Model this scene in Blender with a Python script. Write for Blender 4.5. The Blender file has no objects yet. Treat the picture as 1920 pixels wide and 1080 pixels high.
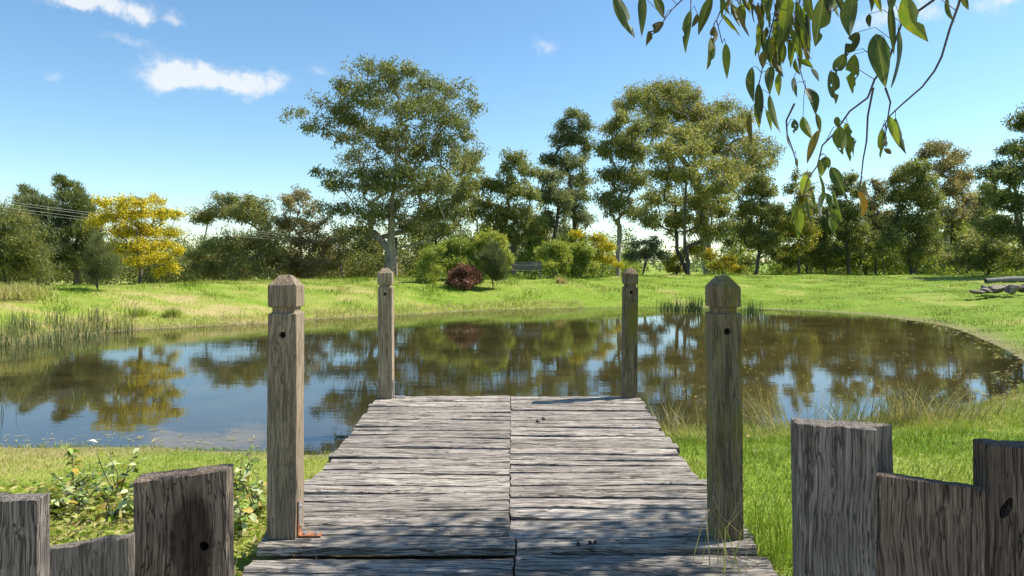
import bpy, bmesh, math, random
import numpy as np
from mathutils import Vector, Matrix

random.seed(7)
rng = np.random.default_rng(7)
scene = bpy.context.scene
COL = scene.collection
R = math.radians

# ------------------------------------------------------------------ camera, sky, sun, exposure
CAM_Z, F_PX, HZ = 1.9, 1300.0, 490.0          # eye height over the water, focal length and horizon row of a 1920 px wide frame
cam_data = bpy.data.cameras.new('camera')
cam_data.sensor_width = 36.0
cam_data.lens = 36.0 * F_PX / 1920.0
cam_data.shift_y = -(540.0 - HZ) / 1920.0
cam_data.clip_start, cam_data.clip_end = 0.05, 3000.0
cam = bpy.data.objects.new('camera', cam_data)
COL.objects.link(cam)
cam.location = (0, 0, CAM_Z)
cam.rotation_euler = (R(90), 0, 0)
scene.camera = cam

SUN_EL = R(52)
SUN_AZ = math.atan2(0.955, 0.297)             # clockwise from +Y
sun_vec = Vector((math.sin(SUN_AZ) * math.cos(SUN_EL), math.cos(SUN_AZ) * math.cos(SUN_EL), math.sin(SUN_EL)))
sun_data = bpy.data.lights.new('sun', 'SUN')
sun_data.energy = 5.0
sun_data.angle = R(0.5)
sun_data.color = (1.0, 0.95, 0.86)
sun = bpy.data.objects.new('sun', sun_data)
COL.objects.link(sun)
sun.location = sun_vec * 60
sun.rotation_euler = sun_vec.to_track_quat('Z', 'Y').to_euler()

vs = scene.view_settings
scene.display_settings.display_device = 'sRGB'
vs.view_transform, vs.look, vs.exposure, vs.gamma, vs.use_curve_mapping = 'Standard', 'None', 0.8, 1.0, False

world = bpy.data.worlds.new('World')
scene.world = world
world.use_nodes = True


class NT:
    """tiny node-tree writer"""
    def __init__(self, tree):
        self.t = tree
        tree.nodes.clear()

    def n(self, typ, ins=None, **props):
        nd = self.t.nodes.new(typ)
        for k, v in props.items():
            setattr(nd, k, v)
        for k, v in (ins or {}).items():
            self.set(nd, k, v)
        return nd

    def set(self, nd, k, v):
        sock = nd.inputs[k]
        if isinstance(v, bpy.types.NodeSocket):
            self.t.links.new(v, sock)
        elif isinstance(v, bpy.types.Node):
            self.t.links.new(v.outputs[0], sock)
        else:
            sock.default_value = v

    def math(self, op, a, b=0.0, c=0.0, clamp=False):
        nd = self.n('ShaderNodeMath', {0: a, 1: b, 2: c}, operation=op)
        nd.use_clamp = clamp
        return nd.outputs[0]

    def mix(self, fac, a, b, blend='MIX'):
        nd = self.n('ShaderNodeMix', data_type='RGBA', blend_type=blend)
        self.set(nd, 0, fac)
        self.set(nd, 6, a)
        self.set(nd, 7, b)
        return nd.outputs[2]

    def ramp(self, fac, stops, interp='LINEAR'):
        nd = self.n('ShaderNodeValToRGB', {0: fac})
        cr = nd.color_ramp
        cr.interpolation = interp
        while len(cr.elements) < len(stops):
            cr.elements.new(0.5)
        for e, (p, c) in zip(cr.elements, stops):
            e.position = p
            e.color = c if len(c) == 4 else (*c, 1)
        return nd.outputs[0]

    def noise(self, vec, scale, detail=4, rough=0.55, dist=0.0):
        nd = self.n('ShaderNodeTexNoise', {'Scale': scale, 'Detail': detail, 'Roughness': rough, 'Distortion': dist})
        if vec is not None:
            self.set(nd, 'Vector', vec)
        return nd.outputs['Fac']


def px_dir(px, py):
    v = Vector(((px - 960) / F_PX, 1.0, (HZ - py) / F_PX)).normalized()
    return math.atan2(v.x, v.y), math.asin(v.z)


def build_world():
    nt = NT(world.node_tree)
    sky = nt.n('ShaderNodeTexSky', sky_type='NISHITA')
    sky.sun_disc = False
    sky.sun_elevation = SUN_EL
    sky.sun_rotation = SUN_AZ
    sky.altitude = 200
    sky.air_density = 1.0
    sky.dust_density = 0.25
    sky.ozone_density = 1.3
    geo = nt.n('ShaderNodeTexCoord')
    d = geo.outputs['Generated']
    warp = nt.n('ShaderNodeTexNoise', {'Vector': d, 'Scale': 14.0, 'Detail': 5.0, 'Roughness': 0.6})
    wv = nt.n('ShaderNodeVectorMath', {0: warp.outputs['Color'], 1: (0.5, 0.5, 0.5)}, operation='SUBTRACT')
    ws = nt.n('ShaderNodeVectorMath', {0: wv.outputs[0]}, operation='SCALE')
    ws.inputs['Scale'].default_value = 0.075
    dv = nt.n('ShaderNodeVectorMath', {0: d, 1: ws.outputs[0]}, operation='ADD')
    sep = nt.n('ShaderNodeSeparateXYZ', {0: dv.outputs[0]})
    az = nt.math('ARCTAN2', sep.outputs[0], sep.outputs[1])
    el = nt.math('ARCSINE', sep.outputs[2])
    total = None
    clouds = [(345, 135, 55, 26, 1.0), (410, 148, 80, 22, 1.0), (480, 150, 55, 22, 0.95), (310, 148, 40, 22, 0.8),
              (145, 8, 60, 13, 0.9), (215, 18, 60, 14, 0.9), (270, 12, 34, 18, 0.8), (332, 36, 16, 10, 0.45), (238, 76, 36, 11, 0.45),
              (90, 140, 30, 10, 0.4), (605, 135, 26, 14, 0.42), (1028, 85, 32, 16, 0.65), (1700, 18, 120, 26, 0.75),
              (1890, 5, 40, 12, 0.5), (-500, 60, 130, 40, 0.8), (2500, 100, 160, 40, 0.8), (900, -260, 200, 50, 0.7), (400, -420, 160, 60, 0.7)]
    for (cx, cy, sx, sy, st) in clouds:
        a0, e0 = px_dir(cx, cy)
        sa, se = sx / F_PX, sy / F_PX
        p = nt.math('DIVIDE', nt.math('SUBTRACT', az, a0), sa)
        q = nt.math('DIVIDE', nt.math('SUBTRACT', el, e0), se)
        r2 = nt.math('ADD', nt.math('MULTIPLY', p, p), nt.math('MULTIPLY', q, q))
        g = nt.math('MULTIPLY', nt.math('EXPONENT', nt.math('MULTIPLY', r2, -1.0)), st)
        total = g if total is None else nt.math('ADD', total, g)
    det = nt.noise(d, 38.0, 6, 0.6)
    det = nt.math('MULTIPLY_ADD', det, 2.6, -0.5)
    fac = nt.math('MULTIPLY', total, det)
    fac = nt.n('ShaderNodeMapRange', {0: fac, 1: 0.12, 2: 1.0, 3: 0.0, 4: 0.8}, interpolation_type='SMOOTHSTEP').outputs[0]
    hs = nt.n('ShaderNodeHueSaturation', {'Color': sky.outputs[0], 'Saturation': 1.12})
    air = nt.mix(1.0, hs.outputs[0], (0.92, 1.03, 1.02, 1), 'MULTIPLY')
    col = nt.mix(fac, air, (5.4, 5.5, 5.6, 1))
    bg = nt.n('ShaderNodeBackground', {'Color': col, 'Strength': 0.105})
    out = nt.n('ShaderNodeOutputWorld', {'Surface': bg.outputs[0]})


build_world()

# ------------------------------------------------------------------ helpers
WORLD_LOC = {}


def at(px, py, d):
    return Vector(((px - 960) / F_PX * d, d, CAM_Z - (py - HZ) / F_PX * d))


def link(name, data, parent=None, loc=(0, 0, 0), mat=None):
    """loc is a world position; meshes hold coordinates relative to it"""
    o = bpy.data.objects.new(name, data)
    COL.objects.link(o)
    loc = Vector(loc)
    if parent is not None:
        o.parent = parent
        o.location = loc - WORLD_LOC[parent]
    else:
        o.location = loc
    WORLD_LOC[o] = loc
    if mat is not None and data is not None and len(data.materials) == 0:
        data.materials.append(mat)
    return o


def tag(o, label=None, cat=None, group=None, kind=None):
    for k, v in (('label', label), ('category', cat), ('group', group), ('kind', kind)):
        if v:
            o[k] = v
    return o


def thing(name, label, cat, loc, group=None):
    return tag(link(name, None, None, loc), label, cat, group)


def mesh_np(name, verts, faces, attrs=None, smooth=False):
    verts = np.asarray(verts, dtype=np.float32).reshape(-1, 3)
    faces = np.asarray(faces, dtype=np.int32)
    k = faces.shape[1]
    me = bpy.data.meshes.new(name)
    me.vertices.add(len(verts))
    me.vertices.foreach_set('co', verts.ravel())
    me.loops.add(faces.size)
    me.loops.foreach_set('vertex_index', faces.ravel())
    me.polygons.add(len(faces))
    me.polygons.foreach_set('loop_start', np.arange(0, faces.size, k, dtype=np.int32))
    if smooth:
        me.polygons.foreach_set('use_smooth', np.ones(len(faces), dtype=bool))
    for an, av in (attrs or {}).items():
        a = me.attributes.new(an, 'FLOAT', 'POINT')
        a.data.foreach_set('value', np.asarray(av, dtype=np.float32))
    me.update(calc_edges=True)
    return me


def mesh_py(name, verts, faces, smooth=False):
    me = bpy.data.meshes.new(name)
    me.from_pydata([tuple(v) for v in verts], [], faces)
    if smooth:
        me.polygons.foreach_set('use_smooth', [True] * len(me.polygons))
    me.update()
    return me


class Tubes:
    """many tapered tubes collected into one quad mesh"""
    def __init__(self, sides=6):
        self.v, self.f, self.s, self.n = [], [], sides, 0

    def add(self, pts, radii):
        k = self.s
        pts = [Vector(p) for p in pts]
        ref = Vector((0.13, 0.97, 0.2))
        for i, p in enumerate(pts):
            a = pts[max(i - 1, 0)]
            b = pts[min(i + 1, len(pts) - 1)]
            t = (b - a)
            t = t.normalized() if t.length > 1e-9 else Vector((0, 0, 1))
            u = t.cross(ref)
            if u.length < 0.05:
                u = t.cross(Vector((1, 0, 0)))
            u.normalize()
            w = t.cross(u)
            for j in range(k):
                an = 2 * math.pi * j / k
                self.v.append(p + (u * math.cos(an) + w * math.sin(an)) * radii[i])
            if i:
                b0 = self.n + (i - 1) * k
                for j in range(k):
                    j2 = (j + 1) % k
                    self.f.append((b0 + j, b0 + j2, b0 + k + j2, b0 + k + j))
        # close the end with a collapsed ring
        e0 = self.n + (len(pts) - 1) * k
        self.n += len(pts) * k
        tip = pts[-1]
        if k == 4:
            self.f.append((e0, e0 + 1, e0 + 2, e0 + 3))
        elif k == 6:
            self.f.append((e0, e0 + 1, e0 + 2, e0 + 3))
            self.f.append((e0, e0 + 3, e0 + 4, e0 + 5))

    def mesh(self, name, origin=(0, 0, 0)):
        v = np.array([tuple(p) for p in self.v], dtype=np.float32) - np.array(tuple(origin), dtype=np.float32)
        return mesh_np(name, v, np.array(self.f, dtype=np.int32), smooth=True)


def smooth01(t):
    t = np.clip(t, 0, 1)
    return t * t * (3 - 2 * t)


def vnoise(x, y, seed=0):
    """cheap smooth value noise, numpy"""
    xi, yi = np.floor(x).astype(np.int64), np.floor(y).astype(np.int64)
    fx, fy = x - xi, y - yi
    fx, fy = fx * fx * (3 - 2 * fx), fy * fy * (3 - 2 * fy)

    def h(a, b):
        n = (a * 374761393 + b * 668265263 + seed * 982451653) & 0x7fffffff
        n = ((n ^ (n >> 13)) * 1274126177) & 0x7fffffff
        return ((n ^ (n >> 16)) & 0xffff) / 65535.0
    return (h(xi, yi) * (1 - fx) + h(xi + 1, yi) * fx) * (1 - fy) + (h(xi, yi + 1) * (1 - fx) + h(xi + 1, yi + 1) * fx) * fy


# ------------------------------------------------------------------ materials
def new_mat(name):
    m = bpy.data.materials.new(name)
    m.use_nodes = True
    return m, NT(m.node_tree)


def finish(nt, shader):
    nt.n('ShaderNodeOutputMaterial', {'Surface': shader})


def mat_foliage(name, stops, trans=0.3, rough=0.5, spec=0.35, lift=False):
    m, nt = new_mat(name)
    a = nt.n('ShaderNodeAttribute', attribute_name='tint')
    c = nt.ramp(a.outputs['Fac'], [(q, tuple(x * k for x, k in zip(cc, (2.1, 2.05, 1.75)))) for q, cc in stops] if lift else stops)
    p = nt.n('ShaderNodeBsdfPrincipled', {'Base Color': c, 'Roughness': rough, 'Specular IOR Level': spec})
    t = nt.n('ShaderNodeBsdfTranslucent', {'Color': nt.mix(1.0, c, (1.25, 1.2, 0.7, 1), 'MULTIPLY')})
    mx = nt.n('ShaderNodeMixShader', {0: trans, 1: p.outputs[0], 2: t.outputs[0]})
    finish(nt, mx.outputs[0])
    return m


def mat_bark(name, c1, c2, scale=6.0):
    m, nt = new_mat(name)
    tc = nt.n('ShaderNodeTexCoord')
    mp = nt.n('ShaderNodeMapping', {'Vector': tc.outputs['Object'], 'Scale': (scale, scale, scale * 0.22)})
    f = nt.noise(mp.outputs[0], 1.0, 5, 0.65)
    c = nt.ramp(f, [(0.3, c1), (0.68, c2)])
    bp = nt.n('ShaderNodeBump', {'Height': f, 'Strength': 0.7, 'Distance': 0.05})
    p = nt.n('ShaderNodeBsdfPrincipled', {'Base Color': c, 'Roughness': 0.85, 'Normal': bp.outputs[0], 'Specular IOR Level': 0.2})
    finish(nt, p.outputs[0])
    return m


def mat_wood(name, axis, light, mid, dark, grain=1.0, crack=0.5, extra=None, moss=None, bump=0.6):
    """weathered timber: long fibres and drying cracks run along the given local axis"""
    m, nt = new_mat(name)
    tc = nt.n('ShaderNodeTexCoord')
    oi = nt.n('ShaderNodeObjectInfo')
    off = nt.n('ShaderNodeVectorMath', {0: (37.0, 53.0, 71.0)}, operation='SCALE')
    nt.set(off, 'Scale', oi.outputs['Random'])
    co = nt.n('ShaderNodeVectorMath', {0: tc.outputs['Object'], 1: off.outputs[0]}, operation='ADD')
    # slow bend of the fibres
    wn = nt.n('ShaderNodeTexNoise', {'Vector': co.outputs[0], 'Scale': 3.0, 'Detail': 2.0})
    wsub = nt.n('ShaderNodeVectorMath', {0: wn.outputs['Color'], 1: (0.5, 0.5, 0.5)}, operation='SUBTRACT')
    wsc = nt.n('ShaderNodeVectorMath', {0: wsub.outputs[0]}, operation='SCALE')
    wsc.inputs['Scale'].default_value = 0.05
    cw = nt.n('ShaderNodeVectorMath', {0: co.outputs[0], 1: wsc.outputs[0]}, operation='ADD').outputs[0]

    def sc(long, cross):
        s = [cross] * 3
        s[axis] = long
        return nt.n('ShaderNodeMapping', {'Vector': cw, 'Scale': tuple(s)}).outputs[0]
    broad = nt.noise(sc(1.6, 14 * grain), 1.0, 3, 0.5)
    fibre = nt.noise(sc(3.0, 95 * grain), 1.0, 6, 0.75)
    fibre = nt.n('ShaderNodeMapRange', {0: fibre, 1: 0.36, 2: 0.64, 3: 0.0, 4: 1.0}).outputs[0]
    fine = nt.noise(sc(2.4, 120 * grain), 1.0, 2, 0.5)
    finem = nt.n('ShaderNodeMapRange', {0: fine, 1: 0.34, 2: 0.44, 3: 0.75, 4: 0.0}).outputs[0]
    cr = nt.noise(sc(1.8, 46 * grain), 1.0, 3, 0.55)
    crackm = nt.math('MAXIMUM', nt.n('ShaderNodeMapRange', {0: cr, 1: 0.33, 2: 0.43, 3: 1.0, 4: 0.0}, interpolation_type='SMOOTHSTEP').outputs[0], finem)
    blot = nt.noise(co.outputs[0], 5.0, 4, 0.6)
    for lg, cx, wd in ((0.8, 20 * grain, 0.014), (1.3, 55 * grain, 0.022)):
        ln_ = nt.math('ABSOLUTE', nt.math('SUBTRACT', nt.noise(sc(lg, cx), 1.0, 2, 0.5), 0.5))
        line = nt.n('ShaderNodeMapRange', {0: ln_, 1: wd * 0.35, 2: wd, 3: 1.0, 4: 0.0}).outputs[0]
        crackm = nt.math('MAXIMUM', crackm, line)
    tone = nt.math('ADD', nt.math('MULTIPLY', broad, 0.42), nt.math('MULTIPLY', fibre, 0.58))
    c = nt.ramp(tone, [(0.22, mid), (0.72, light)])
    c = nt.mix(nt.math('MULTIPLY', nt.n('ShaderNodeMapRange', {0: blot, 1: 0.45, 2: 0.7, 3: 0.0, 4: 0.6}).outputs[0], 0.8), c, mid + (1,) if len(mid) == 3 else mid)
    c = nt.mix(nt.math('MULTIPLY', crackm, crack), c, (*dark, 1))
    if moss:
        mn = nt.noise(sc(2.2, 9), 1.0, 4, 0.6)
        mf = nt.n('ShaderNodeMapRange', {0: mn, 1: 0.48, 2: 0.62, 3: 0.0, 4: moss[1]}).outputs[0]
        c = nt.mix(mf, c, (*moss[0], 1))
    if extra:
        c = extra(nt, tc, c)
    val = nt.math('MULTIPLY_ADD', oi.outputs['Random'], 0.42, 0.78)
    hsv = nt.n('ShaderNodeHueSaturation', {'Color': c, 'Value': val})
    h = nt.math('SUBTRACT', nt.math('MULTIPLY', fibre, 0.6), nt.math('MULTIPLY', crackm, 0.9))
    bp = nt.n('ShaderNodeBump', {'Height': h, 'Strength': bump, 'Distance': 0.012})
    p = nt.n('ShaderNodeBsdfPrincipled', {'Base Color': hsv.outputs[0], 'Roughness': 0.82, 'Normal': bp.outputs[0], 'Specular IOR Level': 0.25})
    finish(nt, p.outputs[0])
    return m


def mat_plain(name, col, rough=0.6, metal=0.0, var=0.25, scale=20.0, bump=0.0):
    m, nt = new_mat(name)
    tc = nt.n('ShaderNodeTexCoord')
    f = nt.noise(tc.outputs['Object'], scale, 5, 0.6)
    lo = tuple(x * (1 - var) for x in col)
    hi = tuple(min(1, x * (1 + var)) for x in col)
    c = nt.ramp(f, [(0.3, lo), (0.7, hi)])
    p = nt.n('ShaderNodeBsdfPrincipled', {'Base Color': c, 'Roughness': rough, 'Metallic': metal})
    if bump:
        nt.set(p, 'Normal', nt.n('ShaderNodeBump', {'Height': f, 'Strength': bump, 'Distance': 0.03}).outputs[0])
    finish(nt, p.outputs[0])
    return m


G = {}
G['gum'] = mat_foliage('gum_leaves', [(0.0, (0.05, 0.066, 0.03)), (0.45, (0.10, 0.115, 0.042)), (0.8, (0.17, 0.15, 0.055)), (1.0, (0.25, 0.19, 0.085))], 0.44, lift=True)
G['gum_green'] = mat_foliage('green_gum_leaves', [(0.0, (0.05, 0.066, 0.028)), (0.5, (0.108, 0.122, 0.042)), (1.0, (0.20, 0.185, 0.075))], 0.44, lift=True)
G['gum_blue'] = mat_foliage('blue_green_gum_leaves', [(0.0, (0.044, 0.06, 0.04)), (0.5, (0.092, 0.11, 0.058)), (1.0, (0.16, 0.17, 0.08))], 0.44, lift=True)
G['gum_brown'] = mat_foliage('tan_gum_leaves', [(0.0, (0.06, 0.064, 0.035)), (0.5, (0.13, 0.115, 0.06)), (1.0, (0.24, 0.19, 0.11))], 0.44, lift=True)
G['sheoak'] = mat_foliage('sheoak_needles', [(0.0, (0.035, 0.05, 0.022)), (0.5, (0.085, 0.10, 0.035)), (1.0, (0.19, 0.175, 0.06))], 0.44, lift=True)
G['yellow'] = mat_foliage('wattle_blossom', [(0.0, (0.10, 0.12, 0.02)), (0.2, (0.22, 0.20, 0.02)), (0.42, (0.54, 0.46, 0.02)), (0.8, (0.68, 0.57, 0.03)), (1.0, (0.60, 0.42, 0.02))], 0.3)
G['yellowgreen'] = mat_foliage('wattle_leaves', [(0.0, (0.07, 0.10, 0.02)), (0.5, (0.17, 0.19, 0.03)), (0.8, (0.36, 0.32, 0.03)), (1.0, (0.65, 0.5, 0.02))], 0.35)
G['bush'] = mat_foliage('bush_leaves', [(0.0, (0.05, 0.075, 0.02)), (0.5, (0.12, 0.155, 0.03)), (1.0, (0.26, 0.25, 0.06))], 0.44, lift=True)
G['red'] = mat_foliage('red_shrub_leaves', [(0.0, (0.09, 0.035, 0.02)), (0.5, (0.21, 0.085, 0.055)), (0.9, (0.32, 0.16, 0.10)), (1.0, (0.20, 0.2, 0.06))], 0.25)
G['feather'] = mat_foliage('feathery_needles', [(0.0, (0.07, 0.09, 0.03)), (0.5, (0.13, 0.155, 0.05)), (1.0, (0.24, 0.24, 0.09))], 0.3)
G['grass'] = mat_foliage('grass_blades', [(0.0, (0.085, 0.14, 0.014)), (0.3, (0.17, 0.268, 0.022)), (0.52, (0.25, 0.33, 0.04)), (0.7, (0.38, 0.36, 0.11)), (0.86, (0.48, 0.42, 0.20)), (1.0, (0.44, 0.34, 0.18))], 0.3, 0.6, 0.2)
G['reed'] = mat_foliage('reed_stems', [(0.0, (0.04, 0.07, 0.02)), (0.45, (0.09, 0.14, 0.04)), (0.75, (0.26, 0.25, 0.09)), (1.0, (0.48, 0.40, 0.22))], 0.2, 0.5)
G['bark_dark'] = mat_bark('dark_bark', (0.04, 0.032, 0.026), (0.16, 0.13, 0.11))
G['bark_grey'] = mat_bark('grey_bark', (0.12, 0.10, 0.085), (0.40, 0.355, 0.305))
G['bark_pale'] = mat_bark('pale_gum_bark', (0.17, 0.145, 0.115), (0.42, 0.38, 0.32), 4.0)


def mat_ground():
    m, nt = new_mat('grassy_ground')
    tc = nt.n('ShaderNodeTexCoord')
    dry = nt.n('ShaderNodeAttribute', attribute_name='dry').outputs['Fac']
    mud = nt.n('ShaderNodeAttribute', attribute_name='mud').outputs['Fac']
    n1 = nt.noise(tc.outputs['Object'], 2.3, 6, 0.65)
    n2 = nt.noise(tc.outputs['Object'], 28.0, 4, 0.7)
    f = nt.math('ADD', nt.math('MULTIPLY_ADD', n1, 0.5, nt.math('MULTIPLY', dry, 0.8)), nt.math('MULTIPLY', n2, 0.3))
    c = nt.ramp(f, [(0.28, (0.12, 0.18, 0.016)), (0.55, (0.175, 0.262, 0.024)), (0.85, (0.29, 0.30, 0.07)), (1.15 / 1.3, (0.34, 0.31, 0.10)), (1.0, (0.38, 0.32, 0.13))])
    mudc = nt.ramp(n2, [(0.3, (0.16, 0.12, 0.07)), (0.7, (0.29, 0.22, 0.14))])
    c = nt.mix(nt.math('MULTIPLY', mud, nt.math('MULTIPLY_ADD', n1, 1.2, 0.2, clamp=True), clamp=True), c, mudc)
    bounce_ground = nt.ramp(n2, [(0.3, (0.27, 0.205, 0.145)), (0.7, (0.44, 0.36, 0.27))])  # invented pale ground tone, reflects warm light onto stump and post fronts
    c = nt.mix(nt.n('ShaderNodeAttribute', attribute_name='path').outputs['Fac'], c, bounce_ground)
    bp = nt.n('ShaderNodeBump', {'Height': nt.math('ADD', n1, n2), 'Strength': 0.6, 'Distance': 0.06})
    p = nt.n('ShaderNodeBsdfPrincipled', {'Base Color': c, 'Roughness': 0.9, 'Normal': bp.outputs[0], 'Specular IOR Level': 0.15})
    finish(nt, p.outputs[0])
    return m


def mat_water():
    m, nt = new_mat('muddy_pond_water')
    tc = nt.n('ShaderNodeTexCoord')
    mp = nt.n('ShaderNodeMapping', {'Vector': tc.outputs['Object'], 'Scale': (1.0, 2.6, 1.0), 'Rotation': (0, 0, R(8))})
    w1 = nt.noise(mp.outputs[0], 5.0, 3, 0.5, 0.3)
    w2 = nt.noise(mp.outputs[0], 1.1, 2, 0.5)
    calm = nt.noise(tc.outputs['Object'], 0.16, 2, 0.5)
    amp = nt.n('ShaderNodeMapRange', {0: calm, 1: 0.35, 2: 0.65, 3: 0.25, 4: 1.0}).outputs[0]
    h = nt.math('MULTIPLY', nt.math('ADD', nt.math('MULTIPLY', w1, 0.35), w2), amp)
    bp = nt.n('ShaderNodeBump', {'Height': h, 'Strength': 0.042, 'Distance': 0.05})
    depth = nt.n('ShaderNodeAttribute', attribute_name='depth').outputs['Fac']
    silt = nt.noise(tc.outputs['Object'], 0.7, 5, 0.6)
    body = nt.ramp(silt, [(0.35, (0.024, 0.021, 0.009)), (0.65, (0.062, 0.049, 0.018))])
    body = nt.mix(nt.n('ShaderNodeAttribute', attribute_name='silt').outputs['Fac'], body, nt.ramp(silt, [(0.35, (0.05, 0.039, 0.013)), (0.65, (0.10, 0.076, 0.025))]))
    body = nt.mix(depth, (0.06, 0.048, 0.02, 1), body)
    dif = nt.n('ShaderNodeBsdfDiffuse', {'Color': body, 'Roughness': 0.3})
    clear = nt.n('ShaderNodeBsdfTransparent', {'Color': (0.8, 0.68, 0.42, 1)})
    low = nt.n('ShaderNodeMixShader', {0: nt.math('MULTIPLY_ADD', depth, 0.5, 0.5, clamp=True), 1: clear.outputs[0], 2: dif.outputs[0]})
    gl = nt.n('ShaderNodeBsdfGlossy', {'Color': (0.92, 0.93, 0.95, 1), 'Roughness': 0.012, 'Normal': bp.outputs[0]})
    fr = nt.n('ShaderNodeFresnel', {'IOR': 2.3, 'Normal': bp.outputs[0]})
    mx = nt.n('ShaderNodeMixShader', {0: fr.outputs[0], 1: low.outputs[0], 2: gl.outputs[0]})
    finish(nt, mx.outputs[0])
    return m


# ------------------------------------------------------------------ terrain: pond basin, dam bank, paddock beyond
SHORE_PX = [(0, 643), (120, 632), (230, 620), (380, 612), (500, 606), (600, 598), (760, 590), (900, 582), (1050, 577.5), (1200, 575),
            (1350, 577), (1480, 581), (1600, 588), (1680, 597), (1750, 607), (1800, 620), (1850, 640), (1900, 665), (1935, 695), (1925, 725),
            (1880, 748), (1800, 768), (1700, 778), (1560, 792), (1400, 803), (1250, 806), (1050, 812), (850, 838), (600, 850), (450, 843),
            (300, 838), (150, 836), (0, 834)]
pts = [at(px, py, F_PX * CAM_Z / (py - HZ)).xy for px, py in SHORE_PX]
pts += [Vector((-8.5, 7.9)), Vector((-13.0, 9.5)), Vector((-15.0, 12.5)), Vector((-14.0, 15.0))]
SH = []
for i in range(len(pts)):
    p0, p1, p2, p3 = (pts[(i + k - 1) % len(pts)] for k in range(4))
    for s in (0, 0.25, 0.5, 0.75):
        SH.append(0.5 * ((2 * p1) + (p2 - p0) * s + (2 * p0 - 5 * p1 + 4 * p2 - p3) * s * s + (3 * p1 - p0 - 3 * p2 + p3) * s ** 3))
SH = np.array([tuple(p) for p in SH])


def shore_dist(x, y):
    """signed distance to the water's edge, positive on land"""
    x, y = np.asarray(x, float), np.asarray(y, float)
    best = np.full(x.shape, 1e9)
    inside = np.zeros(x.shape, bool)
    n = len(SH)
    for i in range(n):
        ax, ay = SH[i]
        bx, by = SH[(i + 1) % n]
        dx, dy = bx - ax, by - ay
        t = np.clip(((x - ax) * dx + (y - ay) * dy) / (dx * dx + dy * dy + 1e-12), 0, 1)
        best = np.minimum(best, (x - ax - t * dx) ** 2 + (y - ay - t * dy) ** 2)
        c = (ay > y) != (by > y)
        xx = (bx - ax) * (y - ay) / (by - ay + 1e-12) + ax
        inside ^= c & (x < xx)
    s = np.sqrt(best)
    s = s + (vnoise(x * 1.3, y * 1.3, 5) - 0.5) * 0.35 * np.clip(s * 2, 0.3, 1)
    return np.where(inside, -np.abs(s), s)


def heights(x, y, s=None):
    x, y = np.asarray(x, float), np.asarray(y, float)
    if s is None:
        s = shore_dist(x, y)
    px = 960 + F_PX * np.tan(np.clip(np.arctan2(x, np.maximum(y, 0.1)), -1.2, 1.2))
    L = np.interp(px, [-400, 0, 200, 500, 700, 1000, 1150, 1300, 1500, 1700, 1900, 2300], [5.5, 5.5, 5.6, 7.6, 7.2, 6.8, 9.0, 13.5, 17, 20, 22, 22])
    t = np.clip(s / L, 0, 1)
    bank = 1.05 * (1 - (1 - t) ** 1.9)
    drop = smooth01((s - 1.12 * L) / 16.0) * 1.7
    far = bank - drop
    near = 0.27 * smooth01(s / 2.6) + 0.02 * np.clip(s - 3, 0, 10)
    w = smooth01((y - 9.0) / 7.0)
    w = np.maximum(w, smooth01((np.abs(x) - 9) / 6.0) * smooth01((y - 5) / 5.0))
    land = near * (1 - w) + far * w
    bump = (vnoise(x * 0.9, y * 0.9, 1) - 0.5) * 0.07 + (vnoise(x * 3.1, y * 3.1, 2) - 0.5) * 0.035
    land = land + bump * np.clip(s * 0.8, 0, 1)
    basin = -0.75 * smooth01(-s / 3.2) - 0.02 * np.clip(-s * 10, 0, 1)
    return np.where(s > 0, land, basin)


def hz(x, y):
    return float(heights(np.array([x]), np.array([y]))[0])


def dryness(x, y, s):
    """0 lush .. 1 straw: a dry left bank, a green lawn on the right"""
    px = 960 + F_PX * x / np.maximum(y, 1)
    left = np.interp(px, [0, 600, 780, 900, 1150, 1300, 1920], [0.45, 0.44, 0.34, 0.27, 0.26, 0.15, 0.06])
    far = left + ((vnoise(x * 0.35, y * 0.8, 8) - 0.5) * 0.5 + (vnoise(x * 1.3, y * 2.2, 18) - 0.5) * 0.45) * np.interp(px, [0, 700, 1200], [1, 0.8, 0.4])
    far = far + 0.35 * smooth01((vnoise(x * 0.55, y * 0.35, 28) - 0.62) / 0.2) * (px > 1150) + 0.1 * (vnoise(x * 2.5, y * 1.5, 29) - 0.5)
    near = np.where(x < 0, 0.50, 0.22) + (vnoise(x * 0.9, y * 0.9, 9) - 0.5) * 0.4
    near = near + np.where((x > 1.2) & (s < 1.1), 0.42 * (1 - s / 1.1), 0)
    w = smooth01((y - 9) / 5)
    return np.clip(near * (1 - w) + far * w, 0, 1)


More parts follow.
